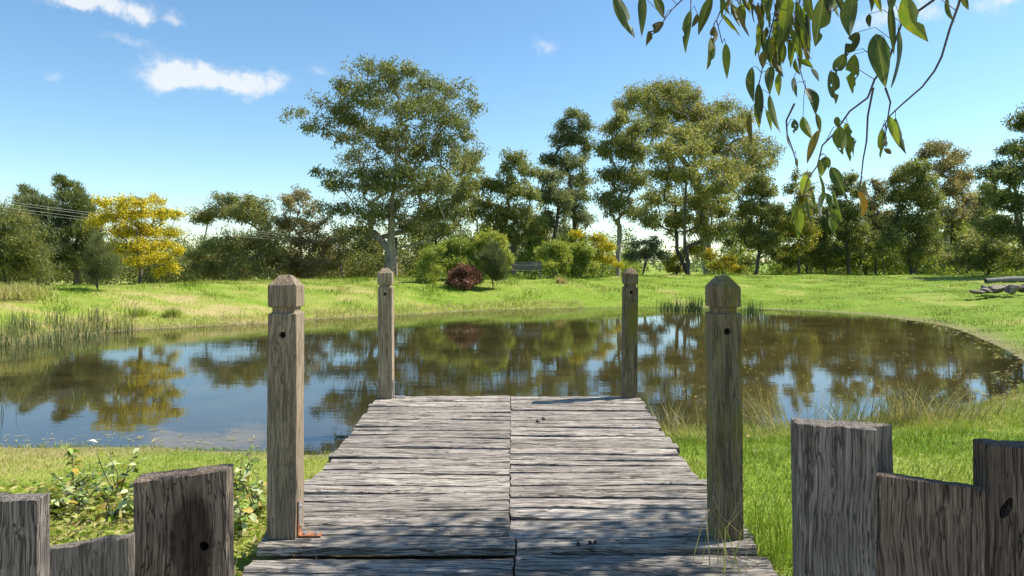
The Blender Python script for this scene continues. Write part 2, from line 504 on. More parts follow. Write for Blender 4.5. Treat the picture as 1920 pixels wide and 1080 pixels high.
def build_ground():
    def axis(lo, hi, fine_lo, fine_hi, step, grow):
        a = list(np.arange(fine_lo, fine_hi + 1e-6, step))
        st, v = step, fine_hi
        while v < hi:
            st *= grow
            v += st
            a.append(v)
        st, v = step, fine_lo
        while v > lo:
            st *= grow
            v -= st
            a.insert(0, v)
        return np.array(a)
    xs = axis(-900, 900, -16, 18, 0.16, 1.12)
    ys = axis(-300, 1400, 1.0, 34, 0.16, 1.07)
    X, Y = np.meshgrid(xs, ys)
    x, y = X.ravel(), Y.ravel()
    s = shore_dist(x, y)
    z = heights(x, y, s)
    nx, ny = len(xs), len(ys)
    idx = np.arange(nx * ny).reshape(ny, nx)
    f = np.stack([idx[:-1, :-1], idx[:-1, 1:], idx[1:, 1:], idx[1:, :-1]], -1).reshape(-1, 4)
    px = 960 + F_PX * x / np.maximum(y, 1)
    mudw = np.interp(px, [0, 300, 700, 1100, 1500, 1750, 2000], [0.9, 0.8, 0.5, 0.15, 0.5, 1.4, 1.4])
    mud = np.where(s <= 0, 1.0, np.clip(1 - s / np.maximum(mudw * 0.55, 0.06), 0, 1))
    under = ((np.abs(x) < 1.35) & (y > 2.4) & (y < 7.8)).astype(float)
    mud = np.maximum(mud, under)
    path = smooth01((2.75 + 0.25 * (vnoise(x * 3, y * 3, 31) - 0.5) - y) / 0.25) * smooth01((y + 9) / 3) * smooth01((9 - np.abs(x)) / 3)  # unseen strip below the frame, added as a warm bounce surface
    me = mesh_np('ground', np.stack([x, y, z], -1), f, {'dry': dryness(x, y, s), 'mud': mud, 'path': path}, smooth=True)
    tag(link('ground', me, mat=mat_ground()), kind='structure')
    # water sheet over the basin
    xs, ys = np.arange(-16.5, 15.5, 0.2), np.arange(5.5, 31, 0.2)
    X, Y = np.meshgrid(xs, ys)
    x, y = X.ravel(), Y.ravel()
    s = shore_dist(x, y)
    nx, ny = len(xs), len(ys)
    idx = np.arange(nx * ny).reshape(ny, nx)
    f = np.stack([idx[:-1, :-1], idx[:-1, 1:], idx[1:, 1:], idx[1:, :-1]], -1).reshape(-1, 4)
    f = f[(s[f] < 0.5).any(1)]
    used = np.unique(f)
    remap = np.full(nx * ny, -1)
    remap[used] = np.arange(len(used))
    me = mesh_np('pond_water', np.stack([x, y, np.zeros_like(x)], -1)[used], remap[f], {'depth': np.clip(-s[used] / 1.3, 0, 1), 'silt': smooth01((x[used] + 1.0) / 6.0)}, smooth=True)
    tag(link('pond_water', me, mat=mat_water()), kind='structure')


build_ground()


# ------------------------------------------------------------------ blades: grass, reeds, rushes
def blades(pos, h, w, tint, lean=0.35, segs=1, aim=None, curl=0.0):
    """pos (n,3); returns verts, tris, tint per vertex. segs 1: a triangle, segs 2: a bent blade of three triangles"""
    n = len(pos)
    an = rng.uniform(0, 2 * np.pi, n)
    side = np.stack([np.cos(an), np.sin(an), np.zeros(n)], -1)
    la = rng.uniform(0, 2 * np.pi, n)
    lm = np.abs(rng.normal(0, lean, n))
    up = np.stack([np.cos(la) * lm, np.sin(la) * lm, np.ones(n)], -1)
    if aim is not None:
        up = up + aim
    up /= np.linalg.norm(up, axis=1, keepdims=True)
    h, w = np.asarray(h)[:, None], np.asarray(w)[:, None]
    if segs == 1:
        v = np.stack([pos - side * w / 2, pos + side * w / 2, pos + up * h], 1).reshape(-1, 3)
        f = np.arange(3 * n).reshape(-1, 3)
        return v, f, np.repeat(tint, 3)
    mid = pos + up * h * 0.55
    bend = up + np.stack([np.cos(la), np.sin(la), -np.ones(n) * 0.3], -1) * (curl * rng.uniform(0.2, 1.3, n))[:, None]
    bend /= np.linalg.norm(bend, axis=1, keepdims=True)
    tip = mid + bend * h * 0.45
    v = np.stack([pos - side * w / 2, pos + side * w / 2, mid + side * w * 0.4, mid - side * w * 0.4, tip], 1).reshape(-1, 3)
    b = np.arange(n)[:, None] * 5
    f = np.concatenate([b + [0, 1, 2], b + [0, 2, 3], b + [3, 2, 4]], 1).reshape(-1, 3)
    return v, f, np.repeat(tint, 5)


def stuff_blades(name, label, cat, parts, mat, kind='stuff', parent=None, loc=(0, 0, 0)):
    V, F, T, o = [], [], [], 0
    for v, f, t in parts:
        V.append(v)
        F.append(f + o)
        T.append(t)
        o += len(v)
    me = mesh_np(name, np.concatenate(V) - np.array(tuple(loc)), np.concatenate(F), {'tint': np.concatenate(T)})
    ob = link(name, me, parent, loc, mat)
    if parent is None:
        tag(ob, label, cat, kind=kind)
    return ob


STUMP_CLEAR = []


def scatter(n, x0, x1, y0, y1, margin=0.4):
    x, y = rng.uniform(x0, x1, n), rng.uniform(y0, y1, n)
    k = np.abs(x) < 0.745 * y + margin
    return x[k], y[k]


def build_grass():
    parts = []
    # near bank both sides of the jetty
    x, y = scatter(330000, -7, 8, 2.75, 11.0)
    s = shore_dist(x, y)
    k = (s > -0.05) & (s < 7)
    deck = (x > -1.32 - (y - 3.3) * 0.045) & (x < 1.24 + (y - 3.3) * 0.036) & (y > 2.3) & (y < 7.75)
    k &= ~deck
    k &= rng.uniform(0, 1, len(x)) < np.clip(6.0 / y, 0.35, 1.0)
    x, y, s = x[k], y[k], s[k]
    z = heights(x, y, s)
    d = dryness(x, y, s)
    t = np.clip(d + rng.normal(0.02, 0.13, len(x)) + (rng.uniform(0, 1, len(x)) < 0.1) * 0.35, 0, 1)
    tuft = vnoise(x * 3.5, y * 3.5, 12)
    right_edge = np.where((x > 1.2) & (s < 1.3), 1.7, 1.0)
    h = rng.uniform(0.02, 0.06, len(x)) * (0.55 + 1.0 * tuft) * np.where(x > 0, 1.25, 0.85) * right_edge
    w = rng.uniform(0.003, 0.006, len(x))
    parts.append(blades(np.stack([x, y, z - 0.004], -1), h, w, t, 0.75, 2, curl=0.9))
    # far bank
    x, y = scatter(420000, -24, 36, 13, 46, 1.5)
    s = shore_dist(x, y)
    px = 960 + F_PX * x / y
    L = np.interp(px, [-400, 0, 200, 500, 700, 1000, 1150, 1300, 1500, 1700, 1900, 2300], [5.5, 5.5, 5.6, 7.6, 7.2, 6.8, 9.0, 13.5, 17, 20, 22, 22])
    k = (s > 0.02) & (s < L * 1.25)
    x, y, s, px = x[k], y[k], s[k], px[k]
    rough = np.interp(px, [0, 600, 780, 1100, 1250, 1920], [1.0, 0.85, 1.0, 0.85, 0.5, 0.42])
    tus = vnoise(x * 1.2, y * 1.2, 14)
    keep = rng.uniform(0, 1, len(x)) < np.where(rough > 0.5, 1.0, 0.75)
    x, y, s, px, rough, tus = (a[keep] for a in (x, y, s, px, rough, tus))
    z = heights(x, y, s)
    d = dryness(x, y, s)
    t = np.clip(d + rng.normal(0.0, 0.17, len(x)) - 0.35 * (tus - 0.4) * rough + (rng.uniform(0, 1, len(x)) < 0.10) * 0.3 * rough + np.where(s < 0.6, 0.25 * rough, 0), 0, 1)
    h = rng.uniform(0.06, 0.2, len(x)) * rough * (0.25 + 2.0 * tus ** 2)
    w = rng.uniform(0.010, 0.024, len(x))
    parts.append(blades(np.stack([x, y, z - 0.01], -1), h, w, t, 0.7, 1))
    stuff_blades('grass', 'green and straw coloured grass covering the pond banks', 'grass', parts, G['grass'])

    # bleached grass hanging over the far left water's edge
    x, y = scatter(60000, -16, 3, 13, 30, 1.0)
    s = shore_dist(x, y)
    k = (s > -0.05) & (s < 0.75)
    x, y, s = x[k], y[k], s[k]
    z = heights(x, y, s)
    t = np.clip(rng.normal(0.78, 0.14, len(x)), 0.2, 1)
    stuff_blades('bleached_shore_grass', 'bleached dry grass along the far water edge', 'dry grass',
                 [blades(np.stack([x, y, z], -1), rng.uniform(0.12, 0.32, len(x)), rng.uniform(0.012, 0.02, len(x)), t, 0.8, 2, curl=1.0)], G['grass'])
    # reed bed on the left
    x, y = scatter(30000, -15.5, -7.5, 14, 22.0, 2.0)
    s = shore_dist(x, y)
    px = 960 + F_PX * x / y
    k = (s > -1.5) & (s < 0.9) & (px < 236 + 30 * vnoise(x * 3, y * 3, 3)) & (vnoise(x * 2.0, y * 2.0, 21) > 0.4)
    x, y, s = x[k][:2100], y[k][:2100], s[k][:2100]
    z = heights(x, y, s)
    t = np.clip(rng.normal(0.55, 0.22, len(x)), 0, 1)
    stuff_blades('reed_bed', 'thin upright green reeds standing in the shallows at left', 'reeds',
                 [blades(np.stack([x, y, np.minimum(z, 0.3)], -1), rng.uniform(0.22, 0.62, len(x)), rng.uniform(0.010, 0.018, len(x)), t, 0.14, 2, curl=0.25)], G['reed'])


build_grass()


def clump(name, label, cat, px, d, n, h, w, tint, lean, spread, group=None, curl=0.6, z=None, mat='reed', aim=None):
    x = (px - 960) / F_PX * d
    z0 = hz(x, d) if z is None else z
    loc = Vector((x, d, z0))
    p = np.stack([rng.normal(x, spread, n), rng.normal(d, spread, n), np.full(n, z0 - 0.02)], -1)
    a = None
    if aim is not None:
        a = np.tile(np.array(aim), (n, 1))
    v, f, t = blades(p, rng.uniform(h * 0.45, h, n), rng.uniform(w * 0.7, w * 1.2, n), np.clip(rng.normal(tint, 0.15, n), 0, 1), lean, 2, aim=a, curl=curl)
    me = mesh_np(name, v - np.array(tuple(loc)), f, {'tint': t})
    return tag(link(name, me, None, loc, G[mat]), label, cat, group, 'stuff' if name == 'dry_grass_clump' or n < 20 or 'sparse' in label or 'fan of thin' in label else None)


def build_clumps():
    g = 'reed clumps standing in the far shallows'
    clump('reed_clump', 'small reed clump in far water, leftmost of the three between the right-hand posts', 'reeds', 1246, 27.0, 60, 0.75, 0.022, 0.15, 0.06, 0.16, g, 0.1, -0.1)
    clump('reed_clump', 'reed clump in far water, middle of the three between the right-hand posts', 'reeds', 1270, 26.6, 70, 0.72, 0.022, 0.15, 0.06, 0.16, g, 0.1, -0.1)
    clump('reed_clump', 'tallest reed clump in far water, just left of the near right post', 'reeds', 1303, 26.2, 150, 0.86, 0.022, 0.12, 0.07, 0.18, g, 0.1, -0.1)
    clump('reed_clump', 'reed clump in far water just right of the near right post', 'reeds', 1408, 24.6, 90, 0.75, 0.022, 0.14, 0.06, 0.22, g, 0.1, -0.1)
    clump('grass_tussock', 'big pale tussock of long grass on the far left bank', 'tussock', 22, 19.6, 1500, 0.62, 0.016, 0.72, 0.8, 0.42, None, 1.2, None, 'grass')
    clump('grass_tussock', 'small pale grass tuft beside the bench on the bank crest', 'tussock', 1052, 33.0, 160, 0.5, 0.03, 0.85, 0.6, 0.12, None, 0.8, None, 'grass')
    clump('grass_tussock', 'low grass tussock on left bank below the feathery sapling', 'tussock', 262, 20.2, 220, 0.35, 0.016, 0.5, 0.6, 0.15, None, 0.9, None, 'grass')
    clump('grass_tussock', 'grey-green grass tussock on the water edge left of near left post', 'tussock', 322, 20.6, 260, 0.45, 0.016, 0.55, 0.5, 0.11, None, 0.9, None, 'grass')
    gr = 'dry rush clumps at the near right water edge'
    clump('rush_clump', 'sparse dry rushes beside the right edge of the jetty', 'rushes', 1262, 7.7, 110, 0.48, 0.007, 0.88, 0.7, 0.16, gr, 0.5)
    clump('rush_clump', 'dry rush stems leaning left, just right of the near right post', 'rushes', 1448, 7.9, 90, 0.66, 0.008, 0.85, 0.35, 0.13, gr, 0.3, None, 'reed', (-0.5, 0, 0))
    clump('rush_clump', 'fan of thin rushes behind the tallest right-hand timber', 'rushes', 1590, 8.0, 170, 0.62, 0.007, 0.7, 0.55, 0.2, gr, 0.3, None, 'reed', (0.25, 0, 0))
    clump('rush_clump', 'thick pale rushes at the waterline right of the tallest right-hand timber', 'rushes', 1702, 8.1, 160, 0.66, 0.010, 0.86, 0.4, 0.14, gr, 0.4)
    clump('rush_clump', 'brown rushes leaning right at the waterline, rightmost clump', 'rushes', 1778, 8.3, 150, 0.6, 0.009, 0.8, 0.45, 0.2, gr, 0.3, None, 'reed', (0.5, 0, 0))
    clump('dry_grass_clump', 'mound of bleached dry grass on the shore right of the near right post', 'dry grass', 1430, 7.3, 420, 0.2, 0.007, 0.9, 0.9, 0.26, None, 1.0, None, 'grass')
    clump('dry_grass_clump', 'bleached dry grass between jetty edge and near right post', 'dry grass', 1290, 7.0, 320, 0.18, 0.007, 0.86, 0.9, 0.2, None, 1.0, None, 'grass')
    # sedge by the near right post
    clump('sedge_clump', 'tall thin green and straw sedge between near right post and tall timber', 'sedge', 1462, 3.75, 130, 0.62, 0.0045, 0.45, 0.22, 0.10, None, 0.5, None, 'grass', (-0.05, 0, 0))
    clump('sedge_clump', 'few straw coloured sedge blades at the foot of the near right post', 'sedge', 1356, 3.42, 16, 0.42, 0.006, 0.7, 0.25, 0.05, None, 0.5, 0.4, 'grass')
    clump('sedge_clump', 'three dark long blades arching right behind the low right-hand timber', 'sedge', 1705, 3.0, 7, 0.75, 0.007, 0.25, 0.15, 0.06, None, 0.6, None, 'grass', (0.6, 0, 0))
    gl = 'reed stems in the near left water'
    clump('reed_clump', 'few dark reed stems in the water at the left picture edge', 'reeds', 8, 8.6, 9, 0.75, 0.010, 0.1, 0.08, 0.05, gl, 0.2, -0.15)
    clump('reed_clump', 'sparse thin reed stems in the blue water below the yellow reflection', 'reeds', 150, 9.4, 12, 0.5, 0.008, 0.3, 0.14, 0.35, gl, 0.3, -0.15)


build_clumps()


# ------------------------------------------------------------------ trees
def leaf_cards(c, axis, L, W, tint):
    n = len(c)
    axis = axis / np.linalg.norm(axis, axis=1, keepdims=True)
    r = rng.normal(0, 1, (n, 3))
    side = np.cross(axis, r)
    side /= np.linalg.norm(side, axis=1, keepdims=True) + 1e-9
    L, W = L[:, None], W[:, None]
    v = np.stack([c, c + axis * L * 0.42 + side * W / 2, c + axis * L, c + axis * L * 0.42 - side * W / 2], 1).reshape(-1, 3)
    return v, np.arange(4 * n).reshape(-1, 4), np.repeat(np.clip(tint, 0, 1), 4)


def grow(base, crown_pts, r_base, stems=1, lean=None, fork=0.45, wob=0.08):
    """simple branching skeleton from the base to every crown point; returns tube paths and radii"""
    base = Vector(base)
    crown = [Vector(p) for p in crown_pts]
    cen = sum(crown, Vector()) / len(crown)
    zlo = min(p.z for p in crown)
    nodes, par = [base], [-1]
    H = cen.z - base.z
    fork_z = base.z + max(H * fork, min(0.3, H * 0.3))
    for st in range(stems):
        last = 0
        off = Vector((random.uniform(-1, 1), random.uniform(-1, 1), 0)) * (0.12 * H if stems > 1 else 0)
        top = Vector((base.x + (cen.x - base.x) * 0.45, base.y + (cen.y - base.y) * 0.45, fork_z)) + off
        for k in range(1, 5):
            t = k / 4
            p = base.lerp(top, t) + Vector((random.gauss(0, 1), random.gauss(0, 1), 0)) * wob * 0.06 * H * (1 if k < 4 else 0.4)
            nodes.append(p)
            par.append(last)
            last = len(nodes) - 1
        # leader up to the crown centre
        ctop = cen + Vector((random.uniform(-.3, .3), random.uniform(-.3, .3), 0.15)) * 0.3 * H + off
        q0 = nodes[last]
        for k in range(1, 5):
            t = k / 4
            p = q0.lerp(ctop, t) + Vector((random.gauss(0, 1), random.gauss(0, 1), 0)) * wob * 0.14 * H * (1 - 0.4 * t)
            nodes.append(p)
            par.append(last)
            last = len(nodes) - 1
    order = sorted(crown, key=lambda p: (p - Vector((base.x, base.y, fork_z))).length)
    for p in order:
        arr = np.array([tuple(q) for q in nodes])
        dv = np.array(tuple(p)) - arr
        dist = np.linalg.norm(dv, axis=1)
        hor = np.linalg.norm(dv[:, :2], axis=1)
        cost = dist + np.where(dv[:, 2] < 0.25 * hor, (0.25 * hor - dv[:, 2]) * 1.8, 0)
        cost[0] += 5
        j = int(np.argmin(cost))
        a = nodes[j]
        ln = (p - a).length
        pd = (a - nodes[par[j]]).normalized() if par[j] >= 0 else Vector((0, 0, 1))
        ctrl = a + (pd * 0.35 + (p - a).normalized() * 0.55 + Vector((0, 0, 0.12))) * ln * 0.5
        last = j
        segs = 3 if ln < 1.5 else 4
        for k in range(1, segs + 1):
            t = k / segs
            q = a * (1 - t) ** 2 + ctrl * 2 * t * (1 - t) + p * t * t
            if k < segs:
                q = q + Vector((random.gauss(0, 1), random.gauss(0, 1), random.gauss(0, 1))) * ln * 0.03
            nodes.append(q)
            par.append(last)
            last = len(nodes) - 1
    n = len(nodes)
    kids = [[] for _ in range(n)]
    for i in range(1, n):
        kids[par[i]].append(i)
    cnt = [0] * n
    for i in range(n - 1, -1, -1):
        cnt[i] = max(1, sum(cnt[k] for k in kids[i]))
    rad = [c ** 0.60 for c in cnt]
    sc = r_base / rad[0]
    rmin = 0.011
    rmin = 0.016 if base.y > 40 else rmin
    rad = [max(rmin, r * sc) for r in rad]
    paths = []
    stack = [(k, 0) for k in kids[0]]
    while stack:
        i, p = stack.pop()
        path = [p, i]
        while kids[path[-1]]:
            ks = sorted(kids[path[-1]], key=lambda q: -cnt[q])
            for q in ks[1:]:
                stack.append((q, path[-1]))
            path.append(ks[0])
        pr = [rad[q] for q in path]
        pr[0] = min(rad[path[0]], pr[1] * 1.25)
        paths.append(([nodes[q] for q in path], pr))
    return paths


DENS = (3.3, 0.48, 0.76)


def make_tree(name, label, cat, d, lobes, base_px, r_base, leaf='gum', bark='bark_grey', group=None, clumps=70, per=110,
              leaf_size=(0.30, 0.085), cs=0.55, droop=0.9, stems=1, fork=0.45, shell=0.5, depth=1.0, tint=0.42, base_z=None, up=0.0, flat=0.82, tintvar=0.16, sides=6):
    clumps, per, cs = int(clumps * DENS[0]), int(per * DENS[1]), cs * DENS[2]
    k = d / F_PX
    bx = (base_px - 960) * k
    bz = hz(bx, d) if base_z is None else base_z
    base = Vector((bx, d, bz - 0.05))
    lob = []
    half = (max(l[0] + l[2] for l in lobes) - min(l[0] - l[2] for l in lobes)) / 2 * k
    cx = sum(l[0] for l in lobes) / len(lobes)
    for (px, py, rx, ry) in lobes:
        off = abs(px - cx) * k / max(half, 0.1)
        room = half * math.sqrt(max(0.05, 1 - min(off, 0.97) ** 2)) * depth
        dd = d + random.uniform(-0.75, 0.75) * max(0.0, room - rx * k * 0.5)
        c = at(px, py, d)
        # keep the outline: place the lobe on the same sight line
        c = Vector((c.x * dd / d, dd, CAM_Z + (c.z - CAM_Z) * dd / d))
        lob.append((c, rx * k, max(rx, ry) * k * 0.9, ry * k))
    area = np.array([l[1] * l[3] + l[2] * l[1] for l in lob])
    pr = area / area.sum()
    pick = np.concatenate([np.arange(len(lob)), rng.choice(len(lob), max(0, clumps - len(lob)), p=pr)])
    cl = []
    for i in pick:
        c, rx, ry, rz = lob[i]
        u = rng.normal(0, 1, 3)
        u /= np.linalg.norm(u)
        u[2] = abs(u[2]) if rng.uniform() < 0.62 else u[2]
        rr = rng.uniform(shell * 0.6, 1.08)
        cl.append((c.x + u[0] * rx * rr, c.y + u[1] * ry * rr, c.z + u[2] * rz * rr, min(rx, rz * 1.3)))
    cl = np.array(cl)
    root = thing(name, label, cat, base, group)
    tb = Tubes(sides)
    for p, r in grow(base, cl[:, :3], r_base, stems, fork=fork):
        tb.add(p, r)
    link('trunk', tb.mesh('trunk', base), root, base, G[bark])
    n = len(cl) * per
    ci = np.repeat(np.arange(len(cl)), per)
    size = np.minimum(cs, cl[ci, 3] * 0.75) * rng.uniform(0.75, 1.2, len(cl))[ci]
    g = rng.normal(0, 1, (n, 3))
    g /= np.linalg.norm(g, axis=1, keepdims=True)
    g *= (rng.uniform(0, 1, n) ** 0.45)[:, None]
    pos = cl[ci, :3] + g * np.stack([size, size, size * flat], -1)
    ax = rng.normal(0, 0.75, (n, 3)) + g * 0.4
    ax[:, 2] += -droop + up
    t = tint + rng.normal(0, 0.11, len(cl))[ci] + rng.normal(0, tintvar, n)
    Ls = 0.88 * leaf_size[0] * rng.uniform(0.6, 1.2, n)
    Ws = 0.88 * leaf_size[1] * rng.uniform(0.7, 1.25, n)
    v, f, tt = leaf_cards(pos, ax, Ls, Ws, t)
    me = mesh_np('crown', v - np.array(tuple(base)), f, {'tint': tt})
    link('crown', me, root, base, G[leaf])
    return root


BG = 'trees behind the far bank'
make_tree('eucalyptus_tree', 'huge spreading gum tree with open domed crown, tallest in the picture', 'tree', 46,
          [(690, 132, 42, 22), (750, 136, 52, 24), (800, 158, 40, 28), (850, 175, 40, 26), (888, 202, 22, 24), (645, 165, 34, 18), (600, 192, 28, 16),
           (560, 213, 28, 14), (592, 236, 40, 18), (640, 262, 44, 20), (606, 326, 26, 10), (628, 345, 30, 14), (662, 352, 40, 26), (700, 200, 46, 32), (765, 215, 58, 40), (835, 235, 48, 34),
           (872, 258, 28, 22), (720, 280, 58, 34), (790, 295, 60, 40), (850, 310, 42, 38), (672, 300, 38, 24), (715, 350, 60, 34), (800, 360, 60, 36),
           (856, 385, 42, 40), (640, 210, 40, 22), (672, 178, 30, 24), (722, 165, 48, 28), (790, 190, 50, 34), (662, 232, 40, 26), (825, 205, 40, 28), (695, 250, 50, 28), (745, 258, 50, 30), (815, 270, 50, 30), (760, 330, 60, 30), (835, 345, 40, 30), (690, 330, 40, 24), (745, 390, 60, 30), (812, 402, 50, 30), (878, 350, 26, 32), (890, 290, 18, 26), (640, 398, 50, 22), (700, 405, 52, 26), (770, 430, 60, 28), (660, 440, 46, 26), (830, 440, 40, 30)],
          720, 0.36, 'gum', 'bark_grey', BG, 400, 92, (0.28, 0.085), 0.62, 0.8, 1, 0.30, 0.3, 0.9, 0.31)
make_tree('eucalyptus_tree', 'wide flat-topped gum right of the yellow wattle, left of the huge gum', 'tree', 45,
          [(430, 378, 40, 18), (475, 385, 34, 18), (400, 398, 34, 18), (490, 412, 40, 24), (445, 405, 40, 18), (378, 410, 22, 12), (410, 465, 40, 24), (375, 482, 30, 24), (450, 470, 44, 34), (500, 465, 40, 38),
           (390, 505, 40, 20), (460, 508, 50, 22)],
          440, 0.16, 'gum', 'bark_grey', BG, 95, 140, (0.26, 0.085), 0.58, 0.7, 1, 0.35, 0.4, 0.9, 0.5)
make_tree('eucalyptus_tree', 'slender gum with small knobby top just left of the huge gum', 'tree', 49,
          [(556, 370, 24, 20), (540, 385, 22, 18), (578, 395, 30, 22), (530, 425, 34, 26), (585, 430, 38, 30), (556, 455, 44, 30), (610, 460, 40, 34), (530, 490, 50, 28), (590, 500, 54, 24)],
          568, 0.2, 'gum_brown', 'bark_grey', BG, 75, 140, (0.26, 0.085), 0.55, 0.8, 2, 0.35, 0.4, 0.9, 0.42)
make_tree('eucalyptus_tree', 'pale loose gum partly hidden behind the right side of the huge gum', 'tree', 56,
          [(872, 320, 30, 34), (886, 300, 20, 24), (868, 370, 32, 34), (845, 410, 36, 30), (880, 400, 22, 34), (800, 440, 40, 26)],
          850, 0.16, 'gum', 'bark_pale', BG, 60, 110, (0.28, 0.085), 0.6, 1.0, 2, 0.35, 0.35, 0.9, 0.5)
make_tree('eucalyptus_tree', 'dense green gum with pointed top between huge gum and bench', 'tree', 47,
          [(966, 302, 24, 24), (945, 325, 28, 24), (990, 325, 18, 24), (922, 350, 24, 30), (960, 360, 36, 34), (996, 370, 22, 34), (918, 405, 26, 36), (950, 410, 34, 36), (990, 425, 32, 40), (955, 450, 40, 26)],
          966, 0.18, 'gum_green', 'bark_dark', BG, 95, 130, (0.27, 0.085), 0.55, 0.9, 1, 0.35, 0.35, 0.9, 0.42)
make_tree('eucalyptus_tree', 'shorter blue-green gum right behind the bench', 'tree', 50,
          [(1040, 338, 24, 22), (1018, 330, 12, 18), (1030, 375, 26, 34), (1058, 385, 20, 34), (1035, 420, 28, 28)],
          1034, 0.14, 'gum_blue', 'bark_dark', BG, 50, 120, (0.27, 0.085), 0.55, 0.9, 1, 0.4, 0.35, 0.9, 0.45)
make_tree('eucalyptus_tree', 'tall narrow blue-green gum with forked pointed top above the bench', 'tree', 53,
          [(1072, 216, 22, 18), (1056, 240, 20, 18), (1098, 238, 18, 22), (1045, 262, 18, 16), (1075, 265, 30, 24), (1102, 280, 16, 28), (1030, 300, 24, 14), (1068, 310, 32, 28), (1090, 345, 26, 30), (1075, 375, 30, 30), (1092, 410, 24, 26)],
          1084, 0.2, 'gum_blue', 'bark_dark', BG, 95, 120, (0.28, 0.085), 0.58, 0.9, 1, 0.45, 0.35, 0.9, 0.45)
make_tree('eucalyptus_tree', 'tall leafy gum with pale trunk left of the wide golden-topped gum', 'tree', 48,
          [(1165, 226, 28, 18), (1142, 245, 22, 22), (1192, 248, 24, 24), (1135, 285, 22, 30), (1170, 280, 36, 32), (1200, 290, 20, 34), (1150, 335, 32, 34), (1190, 340, 30, 36), (1160, 385, 36, 34), (1195, 400, 24, 28), (1135, 375, 18, 26)],
          1156, 0.17, 'gum_green', 'bark_pale', BG, 100, 125, (0.27, 0.085), 0.56, 0.9, 1, 0.5, 0.35, 0.9, 0.5)
make_tree('eucalyptus_tree', 'wide golden-topped gum with billowing crown behind the right-hand group', 'tree', 63,
          [(1240, 172, 52, 22), (1198, 188, 42, 20), (1285, 188, 46, 24), (1170, 200, 20, 14), (1250, 212, 60, 30), (1310, 222, 50, 30), (1358, 205, 38, 18), (1392, 222, 26, 22), (1365, 245, 52, 28), (1412, 268, 34, 18), (1440, 290, 24, 20),
           (1400, 300, 44, 28), (1340, 285, 50, 34), (1420, 318, 28, 16), (1370, 330, 40, 24), (1290, 260, 50, 30), (1220, 245, 40, 26)],
          1330, 0.5, 'gum', 'bark_grey', BG, 240, 130, (0.32, 0.10), 0.85, 0.7, 1, 0.35, 0.45, 0.9, 0.5)
make_tree('eucalyptus_tree', 'broad bushy gum in front of the wide golden-topped gum', 'tree', 44,
          [(1280, 256, 30, 18), (1255, 285, 34, 26), (1305, 285, 38, 28), (1340, 315, 32, 28), (1240, 330, 34, 34), (1290, 335, 46, 36), (1350, 350, 36, 38), (1245, 380, 38, 36), (1310, 390, 50, 40), (1360, 400, 28, 36), (1270, 420, 46, 32), (1335, 435, 46, 28), (1220, 420, 24, 24)],
          1290, 0.2, 'gum_green', 'bark_dark', BG, 125, 135, (0.26, 0.085), 0.58, 0.8, 3, 0.3, 0.3, 0.9, 0.62)
make_tree('eucalyptus_tree', 'olive round-headed gum just right of the near right post', 'tree', 46,
          [(1425, 340, 26, 16), (1405, 360, 26, 22), (1440, 365, 22, 24), (1395, 395, 26, 28), (1425, 400, 36, 32), (1450, 420, 22, 30), (1400, 435, 32, 28), (1435, 455, 30, 28)],
          1417, 0.14, 'gum', 'bark_dark', BG, 80, 125, (0.25, 0.08), 0.52, 0.8, 2, 0.45, 0.3, 0.9, 0.42)
make_tree('wattle_tree', 'spindly yellow-green wattle behind the lowest hanging gum leaves', 'tree', 45,
          [(1493, 335, 9, 16), (1484, 360, 12, 20), (1506, 370, 14, 24), (1496, 405, 22, 26), (1482, 430, 20, 22), (1512, 440, 22, 26), (1490, 470, 26, 22)],
          1498, 0.08, 'yellowgreen', 'bark_dark', BG, 50, 100, (0.2, 0.08), 0.42, 0.4, 1, 0.45, 0.3, 0.9, 0.6)
make_tree('eucalyptus_tree', 'dark narrow gum left of the single orange hanging leaf', 'tree', 47,
          [(1592, 338, 22, 14), (1578, 358, 24, 22), (1606, 365, 20, 24), (1570, 395, 26, 26), (1600, 405, 30, 30), (1556, 425, 20, 24), (1590, 445, 34, 28), (1620, 440, 18, 26), (1560, 475, 34, 24)],
          1592, 0.14, 'gum_green', 'bark_dark', BG, 80, 120, (0.25, 0.08), 0.5, 0.8, 1, 0.45, 0.3, 0.9, 0.3)
make_tree('eucalyptus_tree', 'thin sparse gum between the orange hanging leaf and the dense rounded tree', 'tree', 50,
          [(1642, 345, 16, 14), (1652, 365, 14, 18), (1634, 390, 16, 24), (1650, 420, 18, 26), (1638, 455, 20, 24)],
          1642, 0.09, 'gum_brown', 'bark_dark', BG, 40, 90, (0.25, 0.08), 0.45, 0.9, 1, 0.5, 0.3, 0.9, 0.35)
make_tree('eucalyptus_tree', 'dense rounded green tree right of the hanging leaves', 'tree', 45,
          [(1712, 318, 28, 16), (1690, 340, 26, 24), (1735, 342, 24, 24), (1680, 375, 24, 30), (1715, 375, 38, 34), (1748, 385, 20, 32), (1695, 420, 40, 36), (1735, 430, 34, 38), (1675, 455, 26, 34), (1720, 475, 44, 34)],
          1712, 0.16, 'gum_green', 'bark_dark', BG, 125, 150, (0.22, 0.075), 0.5, 0.7, 2, 0.3, 0.4, 0.9, 0.42)
make_tree('eucalyptus_tree', 'airy brownish gum with pale trunk behind the dense rounded tree', 'tree', 52,
          [(1760, 280, 32, 14), (1735, 295, 18, 14), (1795, 298, 22, 16), (1775, 315, 34, 22), (1805, 335, 22, 24), (1780, 360, 30, 28), (1810, 380, 20, 28), (1785, 410, 30, 26)],
          1772, 0.2, 'gum_brown', 'bark_pale', BG, 70, 110, (0.28, 0.085), 0.6, 0.9, 1, 0.5, 0.3, 0.9, 0.45)
